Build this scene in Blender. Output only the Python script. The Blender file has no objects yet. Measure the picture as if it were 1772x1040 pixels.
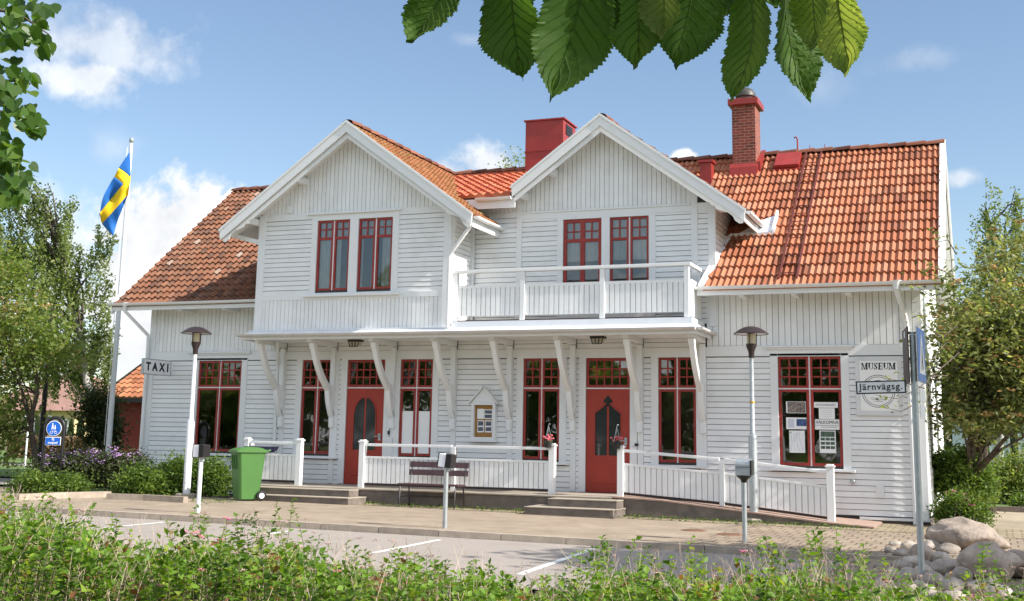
import bpy, math, random
import numpy as np
from mathutils import Vector, Matrix, noise
random.seed(7)
rng = np.random.default_rng(7)
S = bpy.context.scene
COL = S.collection
V = Vector
PI = math.pi

# ------------------------------------------------------------------ camera
F_PX, YAW, PITCH, ROLL, CY = 2096.7, .3767, .1764, .0184, 385.28
EYE = V((18.75, -24.0, 1.38))
_c, _s = math.cos(YAW), math.sin(YAW)
_r = V((_c, _s, 0)); _f0 = V((-_s, _c, 0)); _u = V((0, 0, 1))
FWD = _f0 * math.cos(PITCH) + _u * math.sin(PITCH)
_up = -_f0 * math.sin(PITCH) + _u * math.cos(PITCH)
RT = _r * math.cos(ROLL) + _up * math.sin(ROLL)
UP = -_r * math.sin(ROLL) + _up * math.cos(ROLL)
cam_d = bpy.data.cameras.new('camera')
cam = bpy.data.objects.new('camera', cam_d)
COL.objects.link(cam)
M3 = Matrix((RT, UP, -FWD)).transposed()
cam.matrix_world = Matrix.Translation(EYE) @ M3.to_4x4()
cam_d.sensor_width = 36; cam_d.sensor_fit = 'HORIZONTAL'
cam_d.lens = F_PX / 1772 * 36
cam_d.shift_y = -(520 - CY) / 1772
cam_d.clip_start = .05; cam_d.clip_end = 2000
S.camera = cam


def ray(px, py):
    return RT * ((px - 886) / F_PX) + UP * ((CY - py) / F_PX) + FWD


def on_y(px, py, y):            # where a sight line meets the upright plane Y = y
    d = ray(px, py)
    return EYE + d * ((y - EYE.y) / d.y)


def at_d(px, py, d):            # a point at distance d along the view axis
    return EYE + ray(px, py) * d


def gz(x):                      # the street rises gently to the west
    return max(-.1, min(.12, .008 * (12 - x)))


def on_g(px, py, dz=0):
    z = dz
    for _ in range(6):
        d = ray(px, py)
        p = EYE + d * ((z - EYE.z) / d.z)
        z = gz(p.x) + dz
    return p


# ------------------------------------------------------------------ mesh building
ORG = {}


class MB:
    def __init__(s):
        s.v = []; s.f = []; s.r = []; s.marks = []

    def cut(s):                  # the next shapes belong to a new piece
        s.marks.append((len(s.v), len(s.f))); return s

    def builds(s, name, mat, parent=None, smooth=False, bevel=0):
        out = []; a = (0, 0)
        for b in s.marks + [(len(s.v), len(s.f))]:
            if b[1] > a[1]:
                m = MB(); m.v = s.v[a[0]:b[0]]; m.f = [tuple(i - a[0] for i in f) for f in s.f[a[1]:b[1]]]; m.r = s.r[a[1]:b[1]]
                out.append(m.build(name, mat, parent, smooth, bevel))
            a = b
        return out

    def add(s, vs, fs, r=0.5):
        n = len(s.v)
        s.v.extend([tuple(v) for v in vs])
        for f in fs:
            s.f.append(tuple(i + n for i in f)); s.r.append(r)
        return s

    def box(s, x0, x1, y0, y1, z0, z1, r=.5):
        return s.add([(x0, y0, z0), (x1, y0, z0), (x1, y1, z0), (x0, y1, z0), (x0, y0, z1), (x1, y0, z1), (x1, y1, z1), (x0, y1, z1)],
                     [(0, 3, 2, 1), (4, 5, 6, 7), (0, 1, 5, 4), (1, 2, 6, 5), (2, 3, 7, 6), (3, 0, 4, 7)], r)

    def beam(s, p, q, w, h, up=(0, 0, 1), r=.5):
        p, q = V(p), V(q)
        d = (q - p).normalized()
        a = d.cross(V(up)).normalized(); b = a.cross(d)
        a *= w / 2; b *= h / 2
        return s.add([p - a - b, p + a - b, p + a + b, p - a + b, q - a - b, q + a - b, q + a + b, q - a + b],
                     [(0, 3, 2, 1), (4, 5, 6, 7), (0, 1, 5, 4), (1, 2, 6, 5), (2, 3, 7, 6), (3, 0, 4, 7)], r)

    def tube(s, pts, rad, n=8, r=.5):
        pts = [V(p) for p in pts]
        if not hasattr(rad, '__len__'): rad = [rad] * len(pts)
        base = len(s.v)
        t0 = (pts[1] - pts[0]).normalized()
        a = t0.cross(V((0, 0, 1)) if abs(t0.z) < .9 else V((1, 0, 0))).normalized()
        for i, p in enumerate(pts):
            t = (pts[min(i + 1, len(pts) - 1)] - pts[max(i - 1, 0)]).normalized()
            a = (a - t * a.dot(t)).normalized(); b = t.cross(a)
            for k in range(n):
                w = 2 * PI * k / n
                s.v.append(tuple(p + (a * math.cos(w) + b * math.sin(w)) * rad[i]))
        for i in range(len(pts) - 1):
            for k in range(n):
                o = base + i * n
                s.f.append((o + k, o + (k + 1) % n, o + n + (k + 1) % n, o + n + k)); s.r.append(r)
        s.f.append(tuple(base + k for k in range(n))[::-1]); s.r.append(r)
        o = base + (len(pts) - 1) * n
        s.f.append(tuple(o + k for k in range(n))); s.r.append(r)
        return s

    def lathe(s, prof, c, n=20, r=.5, mx=None):
        c = V(c); base = len(s.v)
        for rr, z in prof:
            for k in range(n):
                w = 2 * PI * k / n
                p = V((rr * math.cos(w), rr * math.sin(w), z))
                s.v.append(tuple(c + (mx @ p if mx else p)))
        for i in range(len(prof) - 1):
            for k in range(n):
                o = base + i * n
                s.f.append((o + k, o + (k + 1) % n, o + n + (k + 1) % n, o + n + k)); s.r.append(r)
        return s

    def prism(s, poly, fn, w0, w1, r=.5):       # poly in (u,v); fn(u,v,w) -> point
        n = len(poly)
        vs = [fn(u, v, w0) for u, v in poly] + [fn(u, v, w1) for u, v in poly]
        fs = [tuple(range(n))[::-1], tuple(range(n, 2 * n))] + [(i, (i + 1) % n, n + (i + 1) % n, n + i) for i in range(n)]
        return s.add(vs, fs, r)

    def build(s, name, mat, parent=None, smooth=False, bevel=0):
        me = bpy.data.meshes.new(name)
        o0 = ORG.get(parent.name, V((0, 0, 0))) if parent else V((0, 0, 0))
        me.from_pydata([(v[0] - o0.x, v[1] - o0.y, v[2] - o0.z) for v in s.v], [], s.f)
        at = me.attributes.new('rnd', 'FLOAT', 'FACE')
        at.data.foreach_set('value', np.array(s.r, dtype=np.float32))
        me.materials.append(mat)
        if smooth:
            me.polygons.foreach_set('use_smooth', [True] * len(me.polygons))
            me.set_sharp_from_angle(angle=math.radians(40))
        me.update()
        o = bpy.data.objects.new(name, me); COL.objects.link(o)
        if bevel:
            m = o.modifiers.new('bevel', 'BEVEL'); m.width = bevel; m.segments = 2; m.limit_method = 'ANGLE'
        if parent:
            o.parent = parent; ORG[o.name] = o0
        return o


def np_mesh(name, verts, quads, rnd, mat, parent=None):
    """verts (n,3), quads (m,4) as arrays: for leaves"""
    me = bpy.data.meshes.new(name)
    o0 = ORG.get(parent.name, V((0, 0, 0))) if parent else V((0, 0, 0))
    verts = verts - np.array(o0)
    m = len(quads)
    me.vertices.add(len(verts)); me.vertices.foreach_set('co', verts.astype(np.float32).ravel())
    me.loops.add(m * 4); me.loops.foreach_set('vertex_index', quads.astype(np.int32).ravel())
    me.polygons.add(m); me.polygons.foreach_set('loop_start', np.arange(0, m * 4, 4, dtype=np.int32))
    me.update(calc_edges=True)
    at = me.attributes.new('rnd', 'FLOAT', 'FACE'); at.data.foreach_set('value', rnd.astype(np.float32))
    me.materials.append(mat)
    o = bpy.data.objects.new(name, me); COL.objects.link(o)
    if parent: o.parent = parent; ORG[o.name] = o0
    return o


def tag(o, label, cat, group=None, kind=None):
    o['label'] = label; o['category'] = cat
    if group: o['group'] = group
    if kind: o['kind'] = kind
    return o


def thing(name, label, cat, loc=(0, 0, 0), group=None):
    o = bpy.data.objects.new(name, None); COL.objects.link(o)
    o.location = loc; o.empty_display_size = .1
    ORG[o.name] = V(loc)
    return tag(o, label, cat, group)


def copy_tree(o, parent=None):
    c = o.copy(); COL.objects.link(c)
    if parent: c.parent = parent
    for ch in list(o.children): copy_tree(ch, c)
    return c


def structure(name, mb, mat):
    o = mb.build(name, mat); o['kind'] = 'structure'; return o


def text_mesh(name, body, size, mat, mx, parent=None, extrude=.0015, bold=0, spacing=1.0, align='CENTER', sx=1.0):
    cu = bpy.data.curves.new(name, 'FONT')
    cu.body = body; cu.size = size; cu.extrude = extrude; cu.offset = bold
    cu.space_character = spacing; cu.align_x = align; cu.align_y = 'CENTER'; cu.resolution_u = 3
    tmp = bpy.data.objects.new(name, cu); COL.objects.link(tmp)
    dg = bpy.context.evaluated_depsgraph_get()
    me = bpy.data.meshes.new_from_object(tmp.evaluated_get(dg))
    bpy.data.objects.remove(tmp); bpy.data.curves.remove(cu)
    me.transform(mx @ Matrix.Diagonal((sx, 1, 1, 1)))
    o0 = ORG.get(parent.name, V((0, 0, 0))) if parent else V((0, 0, 0))
    me.transform(Matrix.Translation(-o0))
    me.materials.clear(); me.materials.append(mat); me.name = name
    o = bpy.data.objects.new(name, me); COL.objects.link(o)
    if parent: o.parent = parent; ORG[o.name] = o0
    return o


def face_mx(c, xa, n):          # local x along xa, local z along n
    xa = V(xa).normalized(); n = V(n).normalized(); ya = n.cross(xa)
    return Matrix.Translation(V(c)) @ Matrix((xa, ya, n)).transposed().to_4x4()


# ------------------------------------------------------------------ materials
def srgb(r, g, b):
    f = lambda c: c / 12.92 if c <= .04045 else ((c + .055) / 1.055) ** 2.4
    return (f(r / 255), f(g / 255), f(b / 255))


def ramp_node(nt, stops):
    r = nt.nodes.new('ShaderNodeValToRGB')
    e = r.color_ramp.elements
    e[0].position, e[0].color = stops[0][0], (*stops[0][1], 1)
    e[1].position, e[1].color = stops[-1][0], (*stops[-1][1], 1)
    for p, c in stops[1:-1]:
        x = e.new(p); x.color = (*c, 1)
    return r


def mat(name, col, rough=.6, var=.12, scale=6, bump=0, bscale=60, metal=0, spec=.4, rnd=0, stain=None, stain_amt=.4, stain_scale=2.5, coat=0):
    """a real-world base colour with noise variation, optional per-face variation and irregular stains"""
    m = bpy.data.materials.new(name); m.use_nodes = True
    nt = m.node_tree; L = nt.links.new
    b = nt.nodes['Principled BSDF']
    b.inputs['Roughness'].default_value = rough; b.inputs['Metallic'].default_value = metal
    b.inputs['Specular IOR Level'].default_value = spec
    tc = nt.nodes.new('ShaderNodeTexCoord')
    n = nt.nodes.new('ShaderNodeTexNoise'); n.inputs['Scale'].default_value = scale; n.inputs['Detail'].default_value = 6
    L(tc.outputs['Object'], n.inputs['Vector'])
    r = ramp_node(nt, [(.3, tuple(c * (1 - var) for c in col)), (.7, tuple(min(1, c * (1 + var)) for c in col))])
    L(n.outputs['Fac'], r.inputs['Fac'])
    out = r.outputs['Color']
    if rnd:
        a = nt.nodes.new('ShaderNodeAttribute'); a.attribute_name = 'rnd'
        mr = nt.nodes.new('ShaderNodeMapRange'); mr.inputs['To Min'].default_value = 1 - rnd; mr.inputs['To Max'].default_value = 1 + rnd
        L(a.outputs['Fac'], mr.inputs['Value'])
        mx = nt.nodes.new('ShaderNodeMix'); mx.data_type = 'RGBA'; mx.blend_type = 'MULTIPLY'; mx.inputs[0].default_value = 1
        L(out, mx.inputs[6]); L(mr.outputs['Result'], mx.inputs[7]); out = mx.outputs[2]
    if stain:
        n2 = nt.nodes.new('ShaderNodeTexNoise'); n2.inputs['Scale'].default_value = stain_scale; n2.inputs['Detail'].default_value = 9; n2.inputs['Roughness'].default_value = .7
        L(tc.outputs['Object'], n2.inputs['Vector'])
        mr2 = nt.nodes.new('ShaderNodeMapRange'); mr2.inputs['From Min'].default_value = .5; mr2.inputs['From Max'].default_value = .72
        mr2.inputs['To Max'].default_value = stain_amt
        L(n2.outputs['Fac'], mr2.inputs['Value'])
        mx = nt.nodes.new('ShaderNodeMix'); mx.data_type = 'RGBA'
        L(mr2.outputs['Result'], mx.inputs[0]); L(out, mx.inputs[6]); mx.inputs[7].default_value = (*stain, 1); out = mx.outputs[2]
    L(out, b.inputs['Base Color'])
    if bump:
        n3 = nt.nodes.new('ShaderNodeTexNoise'); n3.inputs['Scale'].default_value = bscale; n3.inputs['Detail'].default_value = 5
        L(tc.outputs['Object'], n3.inputs['Vector'])
        bp = nt.nodes.new('ShaderNodeBump'); bp.inputs['Strength'].default_value = bump; bp.inputs['Distance'].default_value = .02
        L(n3.outputs['Fac'], bp.inputs['Height']); L(bp.outputs['Normal'], b.inputs['Normal'])
    if coat: b.inputs['Coat Weight'].default_value = coat
    return m


def leaf_mat(name, stops, trans=.35, rough=.5, spec=.3):
    m = bpy.data.materials.new(name); m.use_nodes = True
    nt = m.node_tree; L = nt.links.new
    b = nt.nodes['Principled BSDF']; out = nt.nodes['Material Output']
    a = nt.nodes.new('ShaderNodeAttribute'); a.attribute_name = 'rnd'
    r = ramp_node(nt, stops); L(a.outputs['Fac'], r.inputs['Fac'])
    L(r.outputs['Color'], b.inputs['Base Color'])
    b.inputs['Roughness'].default_value = rough; b.inputs['Specular IOR Level'].default_value = spec
    t = nt.nodes.new('ShaderNodeBsdfTranslucent')
    mul = nt.nodes.new('ShaderNodeMix'); mul.data_type = 'RGBA'; mul.blend_type = 'MULTIPLY'; mul.inputs[0].default_value = 1
    L(r.outputs['Color'], mul.inputs[6]); mul.inputs[7].default_value = (1.5, 1.5, .6, 1)
    L(mul.outputs[2], t.inputs['Color'])
    ms = nt.nodes.new('ShaderNodeMixShader'); ms.inputs[0].default_value = trans
    L(b.outputs[0], ms.inputs[1]); L(t.outputs[0], ms.inputs[2]); L(ms.outputs[0], out.inputs['Surface'])
    return m


def tile_mat(name, stops, lichen, l_amt, l_scale=7):
    m = bpy.data.materials.new(name); m.use_nodes = True
    nt = m.node_tree; L = nt.links.new
    b = nt.nodes['Principled BSDF']; b.inputs['Roughness'].default_value = .75; b.inputs['Specular IOR Level'].default_value = .25
    a = nt.nodes.new('ShaderNodeAttribute'); a.attribute_name = 'rnd'
    r = ramp_node(nt, stops); L(a.outputs['Fac'], r.inputs['Fac'])
    tc = nt.nodes.new('ShaderNodeTexCoord')
    out = r.outputs['Color']
    for sc, amt, col, lo, hi in ((l_scale, l_amt, lichen, .52, .72), (1.1, l_amt * .4, tuple(c * .45 for c in stops[0][1]), .48, .75), (45, .25, tuple(c * .6 for c in stops[0][1]), .5, .7)):
        n = nt.nodes.new('ShaderNodeTexNoise'); n.inputs['Scale'].default_value = sc; n.inputs['Detail'].default_value = 8; n.inputs['Roughness'].default_value = .65
        L(tc.outputs['Object'], n.inputs['Vector'])
        mr = nt.nodes.new('ShaderNodeMapRange'); mr.inputs['From Min'].default_value = lo; mr.inputs['From Max'].default_value = hi; mr.inputs['To Max'].default_value = amt
        L(n.outputs['Fac'], mr.inputs['Value'])
        mx = nt.nodes.new('ShaderNodeMix'); mx.data_type = 'RGBA'
        L(mr.outputs['Result'], mx.inputs[0]); L(out, mx.inputs[6]); mx.inputs[7].default_value = (*col, 1); out = mx.outputs[2]
    L(out, b.inputs['Base Color'])
    n3 = nt.nodes.new('ShaderNodeTexNoise'); n3.inputs['Scale'].default_value = 70
    L(tc.outputs['Object'], n3.inputs['Vector'])
    bp = nt.nodes.new('ShaderNodeBump'); bp.inputs['Strength'].default_value = .25; bp.inputs['Distance'].default_value = .01
    L(n3.outputs['Fac'], bp.inputs['Height']); L(bp.outputs['Normal'], b.inputs['Normal'])
    return m


def glass_mat(name, tint=(.97, .99, .98)):
    m = bpy.data.materials.new(name); m.use_nodes = True
    nt = m.node_tree; L = nt.links.new; out = nt.nodes['Material Output']; nt.nodes.remove(nt.nodes['Principled BSDF'])
    g = nt.nodes.new('ShaderNodeBsdfGlossy'); g.inputs['Roughness'].default_value = .02
    t = nt.nodes.new('ShaderNodeBsdfTransparent'); t.inputs['Color'].default_value = (*tint, 1)
    fr = nt.nodes.new('ShaderNodeFresnel'); fr.inputs['IOR'].default_value = 2.4   # two panes
    tc = nt.nodes.new('ShaderNodeTexCoord'); n = nt.nodes.new('ShaderNodeTexNoise'); n.inputs['Scale'].default_value = 1.7
    L(tc.outputs['Object'], n.inputs['Vector'])
    bp = nt.nodes.new('ShaderNodeBump'); bp.inputs['Strength'].default_value = .06; bp.inputs['Distance'].default_value = .05
    L(n.outputs['Fac'], bp.inputs['Height']); L(bp.outputs['Normal'], g.inputs['Normal'])
    ms = nt.nodes.new('ShaderNodeMixShader')
    L(fr.outputs[0], ms.inputs[0]); L(t.outputs[0], ms.inputs[1]); L(g.outputs[0], ms.inputs[2]); L(ms.outputs[0], out.inputs['Surface'])
    return m


WHITE = mat('white_paint', (.82, .825, .82), .55, .03, 3, bump=.05, rnd=.045, stain=(.60, .585, .54), stain_amt=.35, stain_scale=2.2)
TRIM = mat('white_trim', (.79, .80, .80), .5, .03, 4, bump=.05, stain=(.6, .6, .57), stain_amt=.25, stain_scale=4)
GAP_SHADE = mat('board_gap_shade', (.07, .065, .06), .9, .2, 8)  # dark backing that paints shade into the gaps between the white boards
RED = mat('red_paint', (.30, .032, .024), .45, .15, 7, stain=(.33, .07, .05), stain_amt=.35, stain_scale=5)
DOORRED = mat('door_red', (.36, .042, .026), .42, .07, 3, bump=.05)
SHEETRED = mat('red_sheet_metal', (.29, .03, .024), .4, .12, 3, stain=(.22, .05, .04), stain_amt=.4)
BLACK = mat('black_metal', (.018, .016, .017), .4, .2, 9)
BROWNMET = mat('dark_brown_metal', (.03, .02, .02), .4, .15, 9)
GALV = mat('galvanised_steel', (.42, .45, .46), .45, .12, 14, metal=.6)
WHITEPOLE = mat('white_painted_steel', (.78, .79, .82), .35, .04, 4)
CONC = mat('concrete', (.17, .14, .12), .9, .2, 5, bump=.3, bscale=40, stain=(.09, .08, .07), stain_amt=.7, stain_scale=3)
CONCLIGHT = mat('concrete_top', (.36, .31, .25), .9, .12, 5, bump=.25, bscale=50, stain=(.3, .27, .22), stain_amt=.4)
GLASS = glass_mat('window_glass')
CURTAIN = mat('curtain_cloth', (.86, .86, .84), .9, .05, 5)
DARKIN = mat('interior_dark', (.30, .27, .22), .9, .3, 2)
PAPER = mat('paper', (.88, .88, .87), .7, .02, 3)
INK = mat('ink', (.02, .02, .022), .6, .05, 5)
BLUE = mat('sign_blue', (.012, .12, .55), .35, .06, 4)
WOODBROWN = mat('bench_wood', (.075, .04, .045), .6, .25, 12)
BRICK = None
# ------------------------------------------------------------------ the station house
house = thing('station_house', 'two storey white timber station house with red tiled roof, twin gables and a balcony', 'house', (8.8, 4, 0))
Y0, YG, YB = 0.0, -1.12, 8.4
XR = 17.55
EV = 4.38                              # eave height of the main roof, at y = -.55


def zmain(y): return EV + .80 * (y + .55)


def zgl(x): return 8.03 - .727 * abs(x - 6.0)


def zgr(x): return 8.02 - .727 * abs(x - 11.4)


def zshed(y): return 6.5 + .3416 * (y + .45)


# --- openings of the south front (x0, x1, z0, z1) with their casings
GW = [(1.42, 2.61, .97, 3.05), (4.23, 5.03, .97, 3.05), (6.71, 7.49, .97, 3.05), (9.59, 10.40, .97, 3.05), (12.50, 13.27, .97, 3.05), (14.89, 16.08, .97, 3.05)]
GD = [(5.39, 6.33, .34, 3.05), (10.97, 11.91, .34, 3.05)]
UW0 = [(10.44, 11.29, 4.0, 5.98), (11.47, 12.31, 4.0, 5.98)]
UWG = [(5.12, 5.93, 4.47, 6.02), (6.14, 6.97, 4.47, 6.02)]


def spans(a, b, cuts):
    """[a,b] minus the intervals in cuts"""
    out = [(a, b)]
    for c, d in cuts:
        nx = []
        for p, q in out:
            if d <= p or c >= q: nx.append((p, q)); continue
            if c > p: nx.append((p, c))
            if d < q: nx.append((d, q))
        out = nx
    return [(p, q) for p, q in out if q - p > .02]


def boards_h(mb, x0, x1, z0, z1, cuts, pitch, fn, gap=.0105, t=.026):
    """horizontal boards; fn(u, depth, z) -> point. cuts: (u0,u1,z0,z1)"""
    n = max(1, round((z1 - z0) / pitch)); p = (z1 - z0) / n
    for i in range(n):
        a, b = z0 + i * p, z0 + (i + 1) * p - gap
        br = sorted({a, b, *[z for c in cuts for z in (c[2], c[3]) if a + .004 < z < b - .004]})
        for za, zb in zip(br, br[1:]):
            zm = (za + zb) / 2
            for p0, q0 in spans(x0, x1, [(c[0], c[1]) for c in cuts if c[2] < zm < c[3]]):
                # butt joints now and then
                pts = [p0]
                u = p0 + random.uniform(1.2, 4.2)
                while u < q0 - .6: pts.append(u); u += random.uniform(2.5, 4.5)
                pts.append(q0)
                for s_, e_ in zip(pts, pts[1:]):
                    rr = random.random(); d = random.uniform(-.0015, .0015)
                    f0 = t + .004 + d; f1 = t - .004 + d        # the lower edge stands a little proud
                    e2 = e_ - (.002 if e_ < q0 else 0)
                    vs = [fn(s_, f0, za), fn(e2, f0, za), fn(e2, f1, zb), fn(s_, f1, zb), fn(s_, 0, za), fn(e2, 0, za), fn(e2, 0, zb), fn(s_, 0, zb)]
                    mb.add(vs, [(0, 1, 2, 3), (1, 0, 4, 5), (3, 2, 6, 7), (0, 3, 7, 4), (2, 1, 5, 6)], rr)


def boards_v(mb, x0, x1, zlo, zhi, pitch, fn, gap=.009, t=.026):
    """upright boards between functions zlo(u), zhi(u)"""
    n = max(1, round((x1 - x0) / pitch)); p = (x1 - x0) / n
    for i in range(n):
        a, b = x0 + i * p, x0 + (i + 1) * p - gap
        if min(zhi(a) - zlo(a), zhi(b) - zlo(b)) < .01 and max(zhi(a) - zlo(a), zhi(b) - zlo(b)) < .05: continue
        rr = random.random(); f = t + random.uniform(-.0015, .0015)
        ta, tb = max(zhi(a), zlo(a) + .002), max(zhi(b), zlo(b) + .002)
        vs = [fn(a, f, zlo(a)), fn(b, f, zlo(b)), fn(b, f, tb), fn(a, f, ta), fn(a, 0, zlo(a)), fn(b, 0, zlo(b)), fn(b, 0, tb), fn(a, 0, ta)]
        mb.add(vs, [(0, 1, 2, 3), (1, 0, 4, 5), (3, 2, 6, 7), (0, 3, 7, 4), (2, 1, 5, 6)], rr)


def gap_backing(mb, x0, x1, z0, z1, cuts, fn):
    zs = sorted({z0, z1, *[z for c in cuts for z in (c[2], c[3]) if z0 < z < z1]})
    for za, zb in zip(zs, zs[1:]):
        zm = (za + zb) / 2
        for p, q in spans(x0, x1, [(c[0], c[1]) for c in cuts if c[2] < zm < c[3]]):
            mb.add([fn(p, 0, za), fn(q, 0, za), fn(q, 0, zb), fn(p, 0, zb)], [(0, 1, 2, 3)])


F0 = lambda u, d, z: (u, Y0 - d, z)
FG = lambda u, d, z: (u, YG - d, z)
FE = lambda u, d, z: (XR + d, u, z)
FW = lambda u, d, z: (-d, u, z)
FB = lambda u, d, z: (u, YB + d, z)
W = MB(); SH = MB(); T = MB()

# south front, ground floor
CW = .15                                # casing width
gcut = [(a - CW, b + CW, c - .12, d + .06) for a, b, c, d in GW] + [(a - CW, b + CW, 0, d + .06) for a, b, c, d in GD]
PIL = [3.74, 5.06, 6.56, 8.0, 9.3, 10.70, 12.13, 13.42]
pcut = [(x - .065, x + .065, 0, 3.5) for x in PIL]
boards_h(W, .13, XR - .13, .09, 3.05, gcut + pcut, .108, F0)
gap_backing(SH, 0, XR, -.2, 3.05, [(a, b, c, d) for a, b, c, d in GW + GD], F0)
gap_backing(SH, 0, XR, 3.05, 4.6, [], F0)
gap_backing(SH, 8.32, 13.68, 4.6, 6.35, UW0 and [(a, b, c, d) for a, b, c, d in UW0], F0)
# upper wall strip of both wings: upright boards
boards_v(W, .13, 3.6, lambda u: 3.27, lambda u: 4.5, .112, F0)
boards_v(W, 13.5, XR - .13, lambda u: 3.27, lambda u: 4.5, .118, F0)
boards_h(W, 3.66, 13.5, 3.25, 3.47, pcut, .11, F0)
# belts and corner boards
T.box(.0, 3.55, -.045, -.001, 3.06, 3.265); T.box(13.5, XR, -.045, -.001, 3.06, 3.265); T.box(3.55, 13.5, -.043, -.001, 3.06, 3.245)
T.box(-.03, .13, -.05, -.001, .02, 4.5); T.box(XR - .13, XR + .03, -.05, -.001, .02, 4.5)
T.box(XR + .001, XR + .05, -.05 + .05, .13, .02, 4.5)
for x in PIL: T.box(x - .06, x + .06, -.04, -.001, .34, 3.06)
# upper floor behind the balcony
ucut = [(a - .13, b + .13, 3.4, d + .1) for a, b, c, d in UW0]
postX = [(9.38, 9.5), (13.2, 13.33), (13.55, 13.7)]
uc2 = ucut + [(a, b, 3, 7) for a, b in postX]
boards_h(W, 8.32, 13.6, 3.72, 6.08, uc2, .106, F0)
boards_v(W, 8.32, 9.38, lambda u: 6.2, lambda u: 6.5, .1, F0)
for a, b in postX: T.box(a, b, -.05, -.001, 3.66, 6.6 if a < 9.5 else zgr(b) - .1)
T.box(8.32, 9.38, -.04, -.001, 6.08, 6.2)
T.box(9.5, 13.2, -.042, -.001, 6.02, 6.19); T.box(13.33, 13.55, -.042, -.001, 6.02, 6.19)
boards_v(W, 9.5, 13.2, lambda u: 6.2, lambda u: zgr(u) - .1, .102, F0)
tri = MB()
SH.add([F0(9.45, .002, 6.3), F0(13.68, .002, 6.3), F0(11.4, .002, 7.95)], [(0, 1, 2)])
# left gable, standing forward over the canopy
boards_v(W, 3.79, 8.18, lambda u: 3.62, lambda u: 4.28, .1, FG)
T.box(3.79, 8.18, YG - .04, YG - .001, 4.28, 4.4)
gc = [(a - .14, b + .14, 4.3, 6.2) for a, b, c, d in UWG]
boards_h(W, 3.79, 8.18, 4.4, 6.06, gc, .106, FG)
T.box(3.79, 4.98, YG - .04, YG - .001, 6.06, 6.2); T.box(7.12, 8.18, YG - .04, YG - .001, 6.06, 6.2)
boards_v(W, 3.68, 8.30, lambda u: 6.2, lambda u: zgl(u) - .1, .1, FG)
SH.add([FG(3.65, 0, 6.1), FG(8.32, 0, 6.1), FG(8.32, 0, 6.25), FG(6, 0, 7.95), FG(3.65, 0, 6.25)], [(0, 1, 2, 3, 4)])
gap_backing(SH, 3.65, 8.32, 3.56, 6.1, [(a, b, c, d) for a, b, c, d in UWG], FG)
for a, b in ((3.62, 3.79), (8.18, 8.35)):
    T.box(a, b, YG - .05, YG - .001, 3.6, zgl(a if a < 5 else b) - .1)
FLE = lambda u, d, z: (8.32 + d, u, z)
FLW = lambda u, d, z: (3.65 - d, u, z)
boards_h(W, YG + .12, -.1, 3.66, 6.1, [], .106, FLE); gap_backing(SH, YG, 0, 3.6, 6.3, [], FLE)
T.box(8.321, 8.37, YG + .001, YG + .12, 3.62, 6.2); T.box(8.321, 8.42, -.1, -.05, 3.66, 6.2)
boards_h(W, YG + .02, 1.6, 3.66, 6.1, [], .106, FLW); gap_backing(SH, YG, 1.8, 3.6, 6.3, [], FLW)
# right gable's east cheek above the main roof
FRE = lambda u, d, z: (13.68 + d, u, z)
boards_h(W, 0.01, 1.7, 4.4, 6.2, [], .106, FRE); gap_backing(SH, 0, 2.2, 4.2, 6.3, [], FRE)
# end walls and back
def endtop(u): return (zmain(u) if u < 4 else zmain(8 - u)) - .12
for fn in (FE, FW):
    boards_h(W, .13, YB - .13, .09, 3.05, [(1.6, 2.8, .97, 3.05), (4.6, 5.8, .97, 3.05)] if fn is FE else [], .108, fn)
    boards_v(W, .0, YB, lambda u: 3.27, endtop, .115, fn)
    gap_backing(SH, 0, YB, -.2, 4.6, [], fn)
    SH.add([fn(0, 0, 4.6), fn(YB, 0, 4.6), fn(4, 0, 7.9)], [(0, 1, 2)])
T.box(XR + .001, XR + .045, .13, YB, 3.06, 3.26); T.box(-.045, -.001, 0, YB, 3.06, 3.26)
boards_h(W, 0, XR, .09, 4.4, [], .108, FB); gap_backing(SH, 0, XR, -.2, 4.6, [], FB)
W.build('wall', WHITE, house); SH.build('wall_shade_backing', GAP_SHADE, house)
# floors inside keep the rooms dark
MB().box(.02, XR - .02, .03, YB - .02, .2, .33).box(.02, XR - .02, .03, YB - .02, 3.5, 3.6).box(3.7, 8.3, YG + .02, .03, 3.5, 3.6).box(3.7, 13.6, 2.2, 2.3, 3.6, 6.3).box(.02, XR - .02, 4.0, 4.1, .33, 3.5).build('floor', DARKIN, house)
MB().box(-.02, XR + .03, -.012, YB + .02, -.3, .03).build('plinth', CONC, house)
MB().box(0, 3.2, -.09, -.052, .035, .075).cut().box(16.35, XR + .06, -.1, -.052, .02, .07).builds('drip_flashing', TRIM, house)

# --- window and door casings
def casing(x0, x1, z0, z1, y, head=True, w=CW, apron=True):
    T.box(x0 - w, x0, y - .045, y - .001, z0 - .1, z1 + .06); T.box(x1, x1 + w, y - .045, y - .001, z0 - .1, z1 + .06)
    if apron: T.box(x0, x1, y - .045, y - .001, z0 - .1, z0 - .045)


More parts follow.
